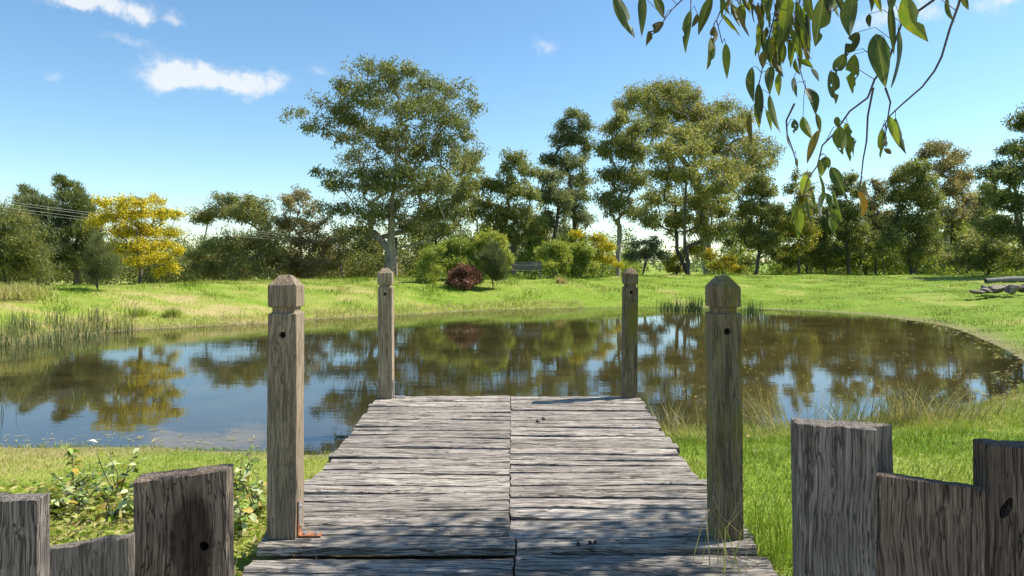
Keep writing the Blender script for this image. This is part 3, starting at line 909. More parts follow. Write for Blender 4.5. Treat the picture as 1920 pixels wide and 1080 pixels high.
make_tree('eucalyptus_tree', 'large dark tree cut by the right picture edge', 'tree', 38,
          [(1905, 240, 26, 26), (1945, 220, 40, 30), (1890, 285, 30, 28), (1930, 290, 40, 36), (1865, 325, 30, 22), (1900, 335, 40, 32), (1850, 355, 20, 18), (1870, 380, 36, 30), (1925, 390, 44, 40), (1990, 300, 60, 60), (1990, 400, 60, 60), (1860, 425, 36, 32), (1910, 440, 46, 36), (1960, 460, 50, 40)],
          1935, 0.26, 'gum', 'bark_dark', BG, 140, 160, (0.22, 0.075), 0.5, 0.8, 2, 0.3, 0.35, 0.9, 0.25)
make_tree('eucalyptus_tree', 'low bushy tree under the large dark tree at right', 'tree', 42,
          [(1840, 445, 28, 22), (1815, 465, 28, 24), (1862, 470, 34, 26), (1830, 495, 40, 20), (1900, 490, 44, 24), (1950, 495, 40, 24), (1790, 490, 30, 22)],
          1850, 0.1, 'gum_green', 'bark_dark', BG, 85, 130, (0.2, 0.075), 0.45, 0.5, 3, 0.2, 0.3, 0.8, 0.4)
make_tree('eucalyptus_tree', 'slim young gum standing in the gap left of the broad bushy gum', 'tree', 43,
          [(1195, 460, 16, 14), (1212, 478, 18, 16), (1185, 482, 16, 16), (1225, 460, 14, 16), (1240, 480, 14, 14)],
          1205, 0.06, 'gum_blue', 'bark_dark', BG, 34, 70, (0.2, 0.07), 0.36, 0.7, 2, 0.4, 0.3, 0.9, 0.3)
# left group
make_tree('sheoak_tree', 'dark green she-oak at the left picture edge', 'tree', 32,
          [(15, 410, 30, 24), (-20, 420, 40, 36), (40, 425, 26, 26), (10, 455, 44, 34), (50, 465, 34, 34), (5, 495, 48, 30), (55, 505, 40, 28), (-50, 480, 50, 50)],
          15, 0.14, 'sheoak', 'bark_dark', BG, 110, 150, (0.26, 0.04), 0.5, -0.1, 2, 0.25, 0.35, 0.8, 0.5, None, 0.6)
make_tree('sheoak_tree', 'bluish spiky-topped she-oak, second tree from the left edge', 'tree', 35,
          [(45, 362, 8, 16), (56, 372, 10, 18), (38, 385, 12, 16), (70, 385, 20, 18), (62, 410, 26, 26), (92, 400, 16, 20), (75, 445, 36, 32), (90, 485, 40, 34)],
          75, 0.13, 'gum_blue', 'bark_dark', BG, 90, 140, (0.3, 0.04), 0.5, -0.2, 1, 0.3, 0.35, 0.8, 0.35, None, 0.8)
make_tree('sheoak_tree', 'spiky dark she-oak directly left of the yellow wattle', 'tree', 36,
          [(112, 345, 6, 18), (126, 352, 7, 18), (142, 362, 10, 18), (118, 375, 16, 18), (148, 385, 20, 20), (125, 405, 30, 26), (165, 405, 18, 24), (140, 440, 38, 34), (170, 450, 26, 34), (125, 485, 44, 34), (175, 495, 36, 30)],
          140, 0.15, 'sheoak', 'bark_dark', BG, 120, 140, (0.3, 0.04), 0.5, -0.2, 1, 0.3, 0.35, 0.8, 0.3, None, 0.8)
make_tree('wattle_tree', 'bright yellow flowering wattle tree on the left bank', 'tree', 26,
          [(195, 385, 18, 16), (225, 385, 24, 18), (262, 382, 22, 14), (290, 378, 20, 12), (205, 412, 30, 20), (250, 408, 36, 22), (300, 405, 24, 16), (328, 405, 16, 10), (180, 420, 20, 18), (235, 440, 40, 22), (285, 438, 34, 20), (322, 440, 18, 12),
           (215, 468, 26, 18), (265, 466, 38, 20), (310, 462, 26, 14), (335, 470, 10, 8), (300, 488, 24, 14), (255, 492, 26, 12), (325, 505, 12, 10), (300, 512, 18, 8)],
          262, 0.07, 'yellow', 'bark_dark', None, 190, 80, (0.10, 0.05), 0.26, 0.1, 4, 0.30, 0.4, 0.9, 0.55, None, 0.0, 0.8, 0.2)
make_tree('sheoak_sapling', 'feathery young she-oak standing on the left bank before the yellow wattle', 'sapling', 22.3,
          [(185, 455, 8, 12), (176, 470, 14, 14), (196, 475, 15, 16), (168, 492, 16, 16), (205, 498, 18, 16), (186, 495, 18, 20), (176, 518, 20, 14), (206, 520, 18, 13)],
          185, 0.03, 'feather', 'bark_dark', None, 75, 75, (0.24, 0.011), 0.22, -0.9, 2, 0.15, 0.1, 0.9, 0.5, None, 0.5, 1.1)
# shrubs on the crest
make_tree('shrub', 'rounded dark green bush left of the bench behind the red shrub', 'shrub', 33,
          [(850, 462, 26, 14), (832, 478, 20, 18), (870, 474, 26, 20), (850, 498, 34, 18), (885, 500, 20, 16)], 856, 0.05, 'bush', 'bark_dark', None, 70, 120, (0.13, 0.06), 0.3, 0.2, 4, 0.15, 0.5, 0.9, 0.38)
make_tree('shrub', 'yellow-green upright bush just left of the bench', 'shrub', 33.5,
          [(918, 445, 18, 12), (905, 460, 18, 16), (935, 462, 18, 18), (920, 485, 28, 22), (948, 488, 14, 16)], 922, 0.05, 'bush', 'bark_dark', None, 60, 120, (0.13, 0.05), 0.3, 0.0, 3, 0.15, 0.4, 0.9, 0.66)
make_tree('shrub', 'grey-green feathery shrub standing right of the red shrub', 'shrub', 30.5,
          [(925, 470, 10, 14), (915, 490, 14, 16), (935, 492, 14, 18), (922, 512, 18, 16), (938, 518, 12, 12)], 925, 0.03, 'feather', 'bark_dark', None, 60, 90, (0.3, 0.018), 0.25, -0.8, 3, 0.1, 0.15, 0.9, 0.35, None, 0.5, 1.1)
make_tree('shrub', 'reddish brown shrub on the far bank', 'shrub', 30,
          [(872, 508, 18, 10), (856, 518, 16, 10), (888, 520, 16, 12), (870, 530, 26, 10), (846, 530, 12, 8)], 870, 0.03, 'red', 'bark_dark', None, 60, 100, (0.12, 0.05), 0.24, 0.1, 5, 0.1, 0.3, 0.9, 0.5)
make_tree('shrub', 'light green ferny shrub left of the red shrub', 'shrub', 31,
          [(805, 480, 14, 14), (795, 500, 14, 14), (815, 508, 16, 14), (800, 525, 18, 10), (825, 470, 10, 10)], 805, 0.03, 'bush', 'bark_dark', None, 50, 80, (0.16, 0.035), 0.28, -0.2, 4, 0.1, 0.25, 0.9, 0.5)
make_tree('shrub', 'olive bush touching the right end of the bench', 'shrub', 35.5,
          [(1040, 462, 22, 12), (1025, 478, 22, 16), (1052, 482, 22, 18), (1030, 502, 22, 14), (1060, 505, 18, 12)], 1040, 0.05, 'bush', 'bark_dark', None, 65, 120, (0.13, 0.05), 0.3, 0.1, 4, 0.15, 0.4, 0.9, 0.6)
make_tree('shrub', 'wide dark olive bush second to the right of the bench', 'shrub', 36.5,
          [(1085, 466, 20, 12), (1072, 484, 20, 16), (1100, 482, 20, 18), (1085, 504, 30, 14), (1110, 505, 16, 12)], 1088, 0.05, 'bush', 'bark_dark', None, 65, 120, (0.13, 0.05), 0.3, 0.1, 4, 0.15, 0.4, 0.9, 0.45)
make_tree('wattle_shrub', 'yellow flowering wattle shrub left of the far right post', 'shrub', 37.5,
          [(1122, 450, 16, 12), (1135, 468, 18, 14), (1118, 485, 16, 14), (1145, 490, 16, 10), (1160, 498, 10, 6), (1080, 440, 16, 8)], 1128, 0.04, 'yellow', 'bark_dark', None, 46, 80, (0.12, 0.06), 0.28, 0.2, 4, 0.2, 0.4, 0.9, 0.48, None, 0, 0.8, 0.22)
make_tree('wattle_shrub', 'low yellow-green wattle shrub under the broad bushy gum', 'shrub', 45,
          [(1255, 492, 16, 12), (1275, 485, 14, 12), (1262, 506, 18, 8), (1300, 470, 20, 16)], 1265, 0.05, 'yellowgreen', 'bark_dark', None, 34, 90, (0.16, 0.07), 0.36, 0.2, 4, 0.2, 0.4, 0.9, 0.8)
make_tree('wattle_shrub', 'yellow-green wattle shrub right of the near right post', 'shrub', 48,
          [(1365, 488, 16, 12), (1345, 500, 16, 10), (1380, 505, 16, 8), (1330, 480, 14, 14)], 1362, 0.05, 'yellowgreen', 'bark_dark', None, 34, 90, (0.16, 0.07), 0.36, 0.2, 4, 0.2, 0.4, 0.9, 0.72)
make_tree('wattle_shrub', 'yellow-green bush below the spindly wattle and hanging leaves', 'shrub', 47,
          [(1520, 470, 20, 16), (1535, 492, 22, 14), (1505, 495, 18, 14), (1560, 500, 16, 12), (1475, 490, 20, 16)], 1522, 0.05, 'yellowgreen', 'bark_dark', None, 44, 90, (0.18, 0.07), 0.38, 0.2, 4, 0.2, 0.4, 0.9, 0.5)


BACK = [(803, 405, 30, 'gum', 'hazy gum behind the light green ferny shrub, right of the huge gum trunk'), (905, 425, 26, 'gum_green', 'short leafy gum in the gap behind the yellow-green upright bush'), (1008, 405, 26, 'gum', 'small gum in the gap directly behind the bench'),
        (1062, 425, 24, 'gum_green', 'short gum behind the olive bushes right of the bench'), (1385, 395, 30, 'gum', 'small gum directly above the near right post'), (1462, 385, 26, 'gum_green', 'leafy gum filling the gap left of the spindly wattle'),
        (1532, 385, 26, 'gum', 'soft olive gum behind the lowest hanging gum leaves'), (1560, 400, 24, 'gum_green', 'green gum just left of the dark narrow gum'), (1622, 395, 26, 'gum', 'olive gum below the single orange hanging leaf'),
        (1668, 400, 24, 'gum_brown', 'tan gum against the left side of the dense rounded tree'), (1762, 380, 30, 'gum_green', 'green gum against the right side of the dense rounded tree'), (1822, 365, 30, 'gum', 'olive gum between airy brownish gum and the large dark tree'),
        (1855, 350, 28, 'gum_green', 'green gum behind the left side of the large dark tree'), (690, 430, 30, 'gum_green', 'low gum behind the left foot of the huge gum'), (345, 470, 22, 'gum_blue', 'low bluish tree right of the yellow wattle')]
for (px, top, rx, lf, lab) in BACK:
    lo = [(px + random.uniform(-8, 8), top + 10, rx * 0.6, 14)]
    yy = top + 32
    while yy < 500:
        lo.append((px - rx * 0.55 + random.uniform(-6, 6), yy + random.uniform(-6, 6), rx * 0.75, 20))
        lo.append((px + rx * 0.55 + random.uniform(-6, 6), yy + random.uniform(-8, 8), rx * 0.75, 20))
        yy += 30
    make_tree('eucalyptus_tree', lab, 'tree', random.uniform(53, 58), lo, px, 0.13, lf, 'bark_dark', BG, 60, 120, (0.27, 0.085), 0.6, 0.8, 1, 0.35, 0.3, 0.9, 0.45)


def mass(name, label, cat, n_cl, x_of, d_lo, d_hi, top_lo, top_hi, bot, per, size, leafsz, mats, tint):
    """a belt of growth behind the trees that reads as one mass"""
    V, F, T, o = [], [], [], 0
    for i in range(n_cl):
        d = rng.uniform(d_lo, d_hi)
        px = x_of(i)
        py = rng.uniform(rng.uniform(top_lo, top_hi), bot)
        c = at(px, py, d)
        g = rng.normal(0, 1, (per, 3))
        g /= np.linalg.norm(g, axis=1, keepdims=True)
        g *= (rng.uniform(0, 1, per) ** 0.45)[:, None]
        s = size * rng.uniform(0.6, 1.3)
        pos = np.array(tuple(c)) + g * np.array([s, s, s * 0.75])
        ax = rng.normal(0, 0.8, (per, 3))
        ax[:, 2] -= 0.3
        v, f, t = leaf_cards(pos, ax, leafsz[0] * rng.uniform(0.6, 1.2, per), leafsz[1] * rng.uniform(0.7, 1.3, per), tint + rng.normal(0, 0.13) + rng.normal(0, 0.15, per))
        V.append(v)
        F.append(f + o)
        T.append(t)
        o += len(v)
    me = mesh_np(name, np.concatenate(V), np.concatenate(F), {'tint': np.concatenate(T)})
    return tag(link(name, me, None, (0, 0, 0), G[mats]), label, cat, kind='stuff')


mass('undergrowth', 'olive scrub filling the ground behind the bank crest', 'undergrowth', 900, lambda i: rng.uniform(-150, 790), 49, 58, 430, 490, 530, 90, 0.9, (0.26, 0.09), 'gum', 0.35)
mass('undergrowth', 'green and golden scrub behind the right-hand lawn', 'undergrowth', 1000, lambda i: rng.choice([rng.uniform(780, 1200), rng.uniform(1330, 2150), rng.uniform(1450, 2150)]), 49, 60, 405, 490, 528, 85, 0.9, (0.26, 0.09), 'bush', 0.35)
mass('distant_wood', 'low dark wood on the horizon far behind the trees', 'wood', 500, lambda i: rng.uniform(-700, 2700), 150, 210, 462, 486, 512, 45, 4.0, (1.2, 0.6), 'gum_blue', 0.3)


# slender background stems seen between the trees
def saplings():
    spots = [(1511, 'thin dark sapling stem just right of the spindly yellow-green wattle', 330, 9), (1546, 'thin dark sapling left of the dark narrow gum behind the hanging leaves', 400, 12),
             (890, 'slim straight sapling right of the huge gum trunk', 350, 10), (415, 'slim leaning sapling under the wide flat-topped gum', 470, 14), (640, 'slim pale sapling just left of the huge gum trunk', 450, 14), (1655, 'thin dark sapling beside the dense rounded tree', 420, 12)]
    for px, lab, top, rx in spots:
        make_tree('sapling', lab, 'sapling', 48, [(px, top, rx, 12), (px + 6, top + 28, rx, 16), (px - 6, top + 50, rx + 3, 16)], px + 2, 0.06, 'gum', 'bark_grey' if px < 900 else 'bark_dark', 'slender saplings between the trees', 16, 60, (0.24, 0.08), 0.42, 0.8, 1, 0.55, 0.3, 0.9, 0.4)


saplings()


# ------------------------------------------------------------------ timber: jetty, posts, stumps
M_DECK = mat_wood('silvered_deck_timber', 0, (0.64, 0.57, 0.485), (0.29, 0.242, 0.197), (0.03, 0.026, 0.022), 0.95, 0.86, bump=0.9)
M_POST = mat_wood('weathered_post_timber', 2, (0.44, 0.345, 0.235), (0.235, 0.172, 0.108), (0.05, 0.04, 0.03), 0.9, 0.6)
M_POSTM = mat_wood('mossy_post_timber', 2, (0.36, 0.285, 0.175), (0.175, 0.128, 0.072), (0.035, 0.028, 0.02), 0.9, 0.65, moss=((0.22, 0.195, 0.025), 0.75))
M_BEAM = mat_wood('dark_beam_timber', 1, (0.25, 0.21, 0.17), (0.13, 0.105, 0.08), (0.03, 0.025, 0.02))
M_STUMP = mat_wood('grey_stump_timber', 2, (0.55, 0.475, 0.41), (0.29, 0.236, 0.198), (0.03, 0.024, 0.02), 1.5, 0.78, moss=((0.20, 0.20, 0.13), 0.35), bump=1.0)
M_STUMP_R = mat_wood('brown_stump_timber', 2, (0.40, 0.30, 0.225), (0.17, 0.115, 0.082), (0.02, 0.015, 0.012), 1.3, 0.82, bump=1.0)


def stain(nt, tc, c):
    sep = nt.n('ShaderNodeSeparateXYZ', {0: tc.outputs['Object']})
    nz = nt.noise(tc.outputs['Object'], 14.0, 4, 0.6)
    dx = nt.math('DIVIDE', nt.math('SUBTRACT', sep.outputs[0], 0.035), 0.07)
    dz = nt.math('DIVIDE', nt.math('SUBTRACT', sep.outputs[2], 0.86), 0.17)
    r = nt.math('ADD', nt.math('MULTIPLY', dx, dx), nt.math('MULTIPLY', dz, dz))
    r = nt.math('ADD', r, nt.math('MULTIPLY_ADD', nz, 1.2, -0.6))
    f = nt.n('ShaderNodeMapRange', {0: r, 1: 0.45, 2: 1.25, 3: 0.8, 4: 0.0}, interpolation_type='SMOOTHSTEP').outputs[0]
    return nt.mix(f, c, (0.045, 0.022, 0.012, 1))


M_STUMP_S = mat_wood('stained_stump_timber', 2, (0.56, 0.44, 0.335), (0.26, 0.185, 0.132), (0.022, 0.016, 0.012), 1.3, 0.82, extra=stain, bump=1.0)
M_RUST = mat_plain('rusty_steel', (0.36, 0.14, 0.06), 0.75, 0.2, 0.45, 60.0, 0.4)
M_ZINC = mat_plain('galvanised_steel', (0.42, 0.43, 0.44), 0.45, 0.7, 0.25, 40.0, 0.2)
M_STONE = mat_plain('brown_field_stone', (0.17, 0.135, 0.10), 0.85, 0, 0.5, 6.0, 0.8)
M_LOG = mat_wood('bleached_log', 0, (0.30, 0.29, 0.27), (0.16, 0.155, 0.145), (0.05, 0.05, 0.05), 0.4)
M_BLACK = mat_plain('dark_droppings', (0.02, 0.018, 0.015), 0.6, 0, 0.4, 80)
M_DRYLEAF = mat_plain('dry_leaf', (0.40, 0.29, 0.18), 0.7, 0, 0.4, 40)
M_PALE = mat_plain('pale_fallen_leaf', (0.62, 0.56, 0.44), 0.6, 0, 0.25, 30)
M_BENCH = mat_wood('grey_bench_timber', 0, (0.34, 0.31, 0.28), (0.18, 0.16, 0.14), (0.04, 0.035, 0.03))
M_WIRE = mat_plain('aluminium_wire', (0.30, 0.30, 0.29), 0.5, 0.3, 0.1)

DECK_Z = CAM_Z - 1.5


def box_grid(sx, sy, sz, nx, ny, nz, wob, seed, chip=0.0):
    """a box of the given size (centred in x and y, base at z 0) with a grid on every side, wobbled like worn timber"""
    bm = bmesh.new()
    bmesh.ops.create_cube(bm, size=1.0)
    vs_, fs_ = {}, []

    def vid(i, j, k):
        key = (i, j, k)
        if key not in vs_:
            vs_[key] = len(vs_)
        return vs_[key]
    bm.free()
    for i in range(nx):
        for j in range(ny):
            fs_.append((vid(i, j, 0), vid(i, j + 1, 0), vid(i + 1, j + 1, 0), vid(i + 1, j, 0)))
            fs_.append((vid(i, j, nz), vid(i + 1, j, nz), vid(i + 1, j + 1, nz), vid(i, j + 1, nz)))
    for i in range(nx):
        for k in range(nz):
            fs_.append((vid(i, 0, k), vid(i + 1, 0, k), vid(i + 1, 0, k + 1), vid(i, 0, k + 1)))
            fs_.append((vid(i, ny, k), vid(i, ny, k + 1), vid(i + 1, ny, k + 1), vid(i + 1, ny, k)))
    for j in range(ny):
        for k in range(nz):
            fs_.append((vid(0, j, k), vid(0, j, k + 1), vid(0, j + 1, k + 1), vid(0, j + 1, k)))
            fs_.append((vid(nx, j, k), vid(nx, j + 1, k), vid(nx, j + 1, k + 1), vid(nx, j, k + 1)))
    v = np.zeros((len(vs_), 3))
    for (i, j, k), n in vs_.items():
        v[n] = ((i / nx - 0.5) * sx, (j / ny - 0.5) * sy, k / nz * sz)
    return v, fs_


def plank_mesh(name, sx, sy, sz, seed):
    """deck plank along x: uneven edges, worn top, split ends"""
    v, f = box_grid(sx, sy, sz, 28, 5, 1, 0, seed)
    top = v[:, 2] > sz * 0.5
    e = v[:, 1] / (sy / 2)
    edge = np.abs(e) > 0.99
    sgn = np.sign(v[:, 1])
    n1 = vnoise(v[:, 0] * 5 + 13 * sgn, np.full(len(v), seed * 1.7), seed) - 0.5
    n2 = vnoise(v[:, 0] * 26 + 31 * sgn, np.full(len(v), seed * 0.7), seed + 3) - 0.5
    v[:, 1] += np.where(edge & top, (n1 * 0.014 + n2 * 0.010) - sgn * 0.004, 0)
    v[:, 2] += np.where(top, (vnoise(v[:, 0] * 3, v[:, 1] * 60 + seed, seed + 5) - 0.5) * 0.010 - np.where(edge, 0.006 + 0.008 * np.abs(n1), 0), 0)
    v[:, 2] += np.where(top, 0.006 * np.sin(v[:, 0] * 2.0 + seed), 0)
    end = np.abs(v[:, 0]) > sx / 2 - 1e-4
    v[:, 0] += np.where(end, (vnoise(v[:, 1] * 40, np.full(len(v), seed + 2.0), seed + 8) - 0.5) * 0.014, 0)
    return mesh_py(name, v, f)


def square_loft(rings):
    """rings: list of (half, z) -> verts, faces of a square lofted solid, closed both ends"""
    v, f = [], []
    for h, z in rings:
        v += [(-h, -h, z), (h, -h, z), (h, h, z), (-h, h, z)]
    for i in range(len(rings) - 1):
        for j in range(4):
            a, b = i * 4 + j, i * 4 + (j + 1) % 4
            f.append((a, b, b + 4, a + 4))
    f.append((3, 2, 1, 0))
    n = (len(rings) - 1) * 4
    f.append((n, n + 1, n + 2, n + 3))
    return v, f


def cut(me, name, cutters, bevel=0.0, mats=None):
    """boolean-subtract cylinder cutters (loc, radius, depth, axis) from a mesh and return a new mesh"""
    base = bpy.data.objects.new('tmp_base', me)
    COL.objects.link(base)
    tmp = [base]
    if bevel:
        bv = base.modifiers.new('b', 'BEVEL')
        bv.width, bv.segments, bv.limit_method, bv.angle_limit = bevel, 2, 'ANGLE', R(25)
    for loc, r, dep, ax, *st in cutters:
        bm = bmesh.new()
        bmesh.ops.create_cone(bm, cap_ends=True, segments=20, radius1=r, radius2=r * 0.9, depth=dep)
        m = {'y': Matrix.Rotation(R(90), 4, 'X'), 'x': Matrix.Rotation(R(90), 4, 'Y'), 'z': Matrix.Identity(4)}[ax]
        bmesh.ops.transform(bm, matrix=Matrix.Translation(loc) @ (Matrix.Rotation(0.45, 4, 'Y') @ Matrix.Diagonal((0.6, 1, st[0], 1)) if st else Matrix.Identity(4)) @ m, verts=bm.verts)
        cme = bpy.data.meshes.new('cutter')
        bm.to_mesh(cme)
        bm.free()
        co = bpy.data.objects.new('tmp_cut', cme)
        COL.objects.link(co)
        tmp.append(co)
        md = base.modifiers.new('c', 'BOOLEAN')
        md.operation, md.object, md.solver = 'DIFFERENCE', co, 'EXACT'
    dg = bpy.context.evaluated_depsgraph_get()
    out = bpy.data.meshes.new_from_object(base.evaluated_get(dg))
    out.name = name
    for o in tmp:
        bpy.data.objects.remove(o)
    return out


jetty = thing('jetty', 'weathered grey timber jetty with four square posts leading to the pond', 'jetty', (0, 2.7, DECK_Z - 0.3))
JOINT = -0.015


def edge_l(y):
    return -1.305 - (y - 3.3) * 0.042


def edge_r(y):
    return 1.24 + (y - 3.3) * 0.036


def build_deck():
    sd = 1
    for side in (-1, 1):
        y = 7.74
        row = 0
        while y > 2.75:
            w = random.choice([0.125, 0.135, 0.14, 0.15, 0.165]) * random.uniform(0.96, 1.04)
            if side > 0:
                w *= 1.02
            gap = random.choice([0.009, 0.012, 0.016, 0.024])
            yc = y - w / 2
            low = yc < 3.62
            if not low and yc - w / 2 < 3.56:
                w = (yc + w / 2) - 3.56
                yc = y - w / 2
            step = 0.045 if (low and side < 0) else (0.028 if low else 0.0)
            z = DECK_Z - step + random.uniform(-0.006, 0.006) - 0.05
            jl = 0.012 * random.uniform(-1, 1)
            if side < 0:
                x0, x1 = edge_l(yc) + random.uniform(-0.02, 0.02) - (0.03 if yc < 4.75 else 0), JOINT - 0.001 + jl * 0.2
            else:
                x0, x1 = JOINT + 0.004 + jl * 0.2, edge_r(yc) + random.uniform(-0.02, 0.02) + (0.05 if yc < 4.75 else 0)
            if low and side < 0:
                x1 = JOINT + 0.02
            if low and side > 0:
                x0 = JOINT + 0.034
            if abs(yc - 3.70) < 0.12 and side < 0:
                x1 = JOINT + 0.03
            if abs(yc - 3.70) < 0.12 and side > 0:
                x0 = JOINT + 0.045
            me = plank_mesh('plank', x1 - x0, w - gap, 0.05, sd)
            o = link('plank', me, jetty, ((x0 + x1) / 2, yc, z), M_DECK)
            o.rotation_euler = (random.uniform(-0.02, 0.02), random.uniform(-0.003, 0.003), random.uniform(-0.006, 0.006))
            y -= w
            sd += 1
            row += 1
    for bx in (-1.12, JOINT, 1.08):
        v, f = box_grid(0.1, 4.9, 0.16, 1, 10, 1, 0, 1)
        link('bearer', mesh_py('bearer', v, f), jetty, (bx, 5.2, DECK_Z - 0.27), M_BEAM)
    for px_, py_ in ((-1.12, 7.3), (1.08, 7.3), (-1.12, 5.2), (1.08, 5.2)):
        tb = Tubes(6)
        zb = hz(px_, py_)
        tb.add([(px_, py_, zb - 0.3), (px_, py_, DECK_Z - 0.28)], [0.09, 0.085])
        link('pile', tb.mesh('pile', (px_, py_, zb)), jetty, (px_, py_, zb), M_BEAM)


build_deck()


def post_mesh(seed, hole_z=1.12, cap_h=0.115):
    h = 0.078
    H = 1.42
    rings = [(h, 0.0)]
    for z in (0.3, 0.6, 0.9):
        rings.append((h, z))
    rings += [(h, H - 0.205), (h - 0.017, H - 0.203), (h - 0.017, H - 0.172), (h, H - 0.170), (h, H - 0.055), (h * 0.42, H), ]
    v, f = square_loft(rings)
    v = np.array(v)
    v[:, :2] += (vnoise(v[:, 2] * 5 + seed, v[:, 0] * 30 + v[:, 1] * 50, seed)[:, None] - 0.5) * 0.006
    v[-8:, 2] += np.array([0.0, 0.006, -0.004, 0.003] * 2) * (1 if seed % 2 else -1.6)
    me = mesh_py('post', v, f)
    return cut(me, 'post', [((0.002, -h, hole_z), 0.019, 0.2, 'y')], 0.005)


def bolt_mesh(r=0.011):
    bm = bmesh.new()
    bmesh.ops.create_cone(bm, cap_ends=True, segments=6, radius1=r, radius2=r, depth=0.008)
    bmesh.ops.create_uvsphere(bm, u_segments=8, v_segments=4, radius=r * 0.62, matrix=Matrix.Translation((0, 0, 0.004)))
    me = bpy.data.meshes.new('bolt')
    bm.to_mesh(me)
    bm.free()
    return me


def angle_mesh(up, out, w, t=0.006):
    """steel angle: leg up the post (on its +x side), leg out along +x on the deck; w in y"""
    v = []
    prof = [(0, 0), (out, 0), (out, t), (t * 2, t), (t, t * 2), (t, up), (0, up)]
    for y in (-w / 2, w / 2):
        v += [(x, y, z) for x, z in prof]
    n = len(prof)
    f = [tuple(range(n)), tuple(range(2 * n - 1, n - 1, -1))]
    for i in range(n):
        j = (i + 1) % n
        f.append((j, i, i + n, j + n))
    return mesh_py('bracket', v, f)


POSTS = [('near left', -1.243, 3.81, DECK_Z + 0.003, M_POST, 'grey-brown near left post with rusty bracket', 1.0, 0.02), ('near right', 1.168, 3.80, DECK_Z + 0.003, M_POSTM, 'dark mossy near right post', 1.0, -0.02),
         ('far left', -1.385, 7.64, DECK_Z + 0.003, M_POST, 'brown far left post', 1.0, 0.03), ('far right', 1.292, 7.64, DECK_Z + 0.003, M_POSTM, 'yellow-mossed far right post', 1.0, 0.0)]
for i, (w_, x, y, z, mt, lab, sc, rot) in enumerate(POSTS):
    p = link('post', post_mesh(i + 3, 1.10 + 0.02 * i), jetty, (x, y, z), mt)
    p.rotation_euler = (random.uniform(-0.004, 0.004), [0.002, -0.010, -0.004, 0.007][i], rot)
    p['label'] = lab
    s = 1 if x < 0 else -1
    big = i == 0
    if i in (1, 3):
        continue
    br = link('bracket', angle_mesh(0.19, 0.125, 0.045), p, (x + s * 0.0795, y - 0.035 if big else y, z + 0.005), M_RUST if big else M_ZINC)
    if big:
        br['label'] = 'rusty steel angle bracket at the foot of the post'
    if s < 0:
        br.rotation_euler = (0, 0, math.pi)
    if i in (0, 2):
        pl = link('strap', mesh_py('strap', *square_loft([(0.0015, 0.0), (0.0015, 0.12)])), p, (x + s * 0.087, y - 0.035, z + 0.075), M_ZINC)
        pl.scale = (1, 13, 1)
        for (bx, bz, up) in ((0.035, 0.0145, True), (0.1, 0.0145, True)):
            link('bolt', bolt_mesh(), p, (x + s * (0.0795 + bx), y - 0.035, z + bz), M_ZINC)
        for bz in (0.06, 0.165):
            b = link('bolt', bolt_mesh(0.009), p, (x + s * 0.0915, y - 0.035, z + bz), M_ZINC)
            b.rotation_euler = (0, s * R(90), 0)


def stump(name, label, x0, x1, top_l, top_r, d, thick, mat, seed, yaw=0.0, hole=None, bow=0.005, back=0.0, splay=0.0):
    """upright hardwood sleeper: outline from its front face px range, tops at px rows"""
    k = d / F_PX
    xc = ((x0 + x1) / 2 - 960) * k
    w = (x1 - x0) * k
    zl, zr = CAM_Z - (top_l - HZ) * k, CAM_Z - (top_r - HZ) * k
    zb = hz(xc, d) - 0.15
    loc = Vector((xc, d + thick / 2, zb))
    H = max(zl, zr) - zb
    nx, ny, nz = 26, 10, 30
    v, f = box_grid(w, thick, 1.0, nx, ny, nz, 0, seed)
    u = v[:, 0] / w + 0.5
    topz = (zl * (1 - u) + zr * u) - zb
    topz += (vnoise(v[:, 0] * 18 + seed, v[:, 1] * 10, seed) - 0.5) * 0.006
    topz += back * (v[:, 1] / thick + 0.5)
    zz = v[:, 2].copy()
    v[:, 2] = zz * topz
    front = np.abs(v[:, 1]) > thick / 2 - 1e-5
    sidef = np.abs(v[:, 0]) > w / 2 - 1e-5
    g1 = vnoise(v[:, 0] * 55 + seed * 3, v[:, 2] * 1.6, seed) - 0.5
    g2 = vnoise(v[:, 0] * 22 + seed * 5, v[:, 2] * 1.1, seed + 2) - 0.5
    crack = np.clip(np.abs(vnoise(v[:, 0] * 13 + seed * 7, v[:, 2] * 0.5, seed + 4) - 0.5) * -12 + 0.5, 0, 1)
    sg = np.sign(v[:, 1])
    dy = g1 * 0.007 + g2 * 0.011
    v[:, 1] += np.where(front, sg * (dy - crack * 0.010), 0)
    gs = vnoise(v[:, 1] * 45 + seed, v[:, 2] * 1.4, seed + 9) - 0.5
    v[:, 0] += np.where(sidef, np.sign(v[:, 0]) * (gs * 0.010 + bow * np.sin(v[:, 2] * 3 + seed)), 0)
    # softened arrises
    cnr = front & sidef
    v[:, 0] *= np.where(cnr, 0.982, 1)
    v[:, 1] *= np.where(cnr, 0.955, 1)
    top = zz > 0.999
    rim = top & (front | sidef)
    v[:, 2] -= np.where(rim, 0.002 + 0.005 * vnoise(v[:, 0] * 60, v[:, 1] * 60, seed + 11), 0)
    v[:, 2] += np.where(top & ~rim, (vnoise(v[:, 0] * 60, v[:, 1] * 14, seed + 12) - 0.5) * 0.004, 0)
    v[:, 0] += np.where(v[:, 1] > 0, splay * v[:, 1] / thick * 2, 0) * (v[:, 0] > 0)
    me = mesh_py(name, v, f)
    if hole:
        cutters = []
        for hx, hy, r, *st in hole:
            cutters.append((((hx - 960) * k - xc, -thick / 2, CAM_Z - (hy - HZ) * k - zb), r, 0.12, 'y', *st))
        me2 = cut(me, name, cutters)
        if len(me2.vertices) > 200:
            me = me2
        else:
            print('hole failed', label)
    o = link(name, me, None, loc, mat)
    o.rotation_euler = (0, 0, yaw)
    return tag(o, label, 'timber stump', 'upright timber sleepers in the foreground')


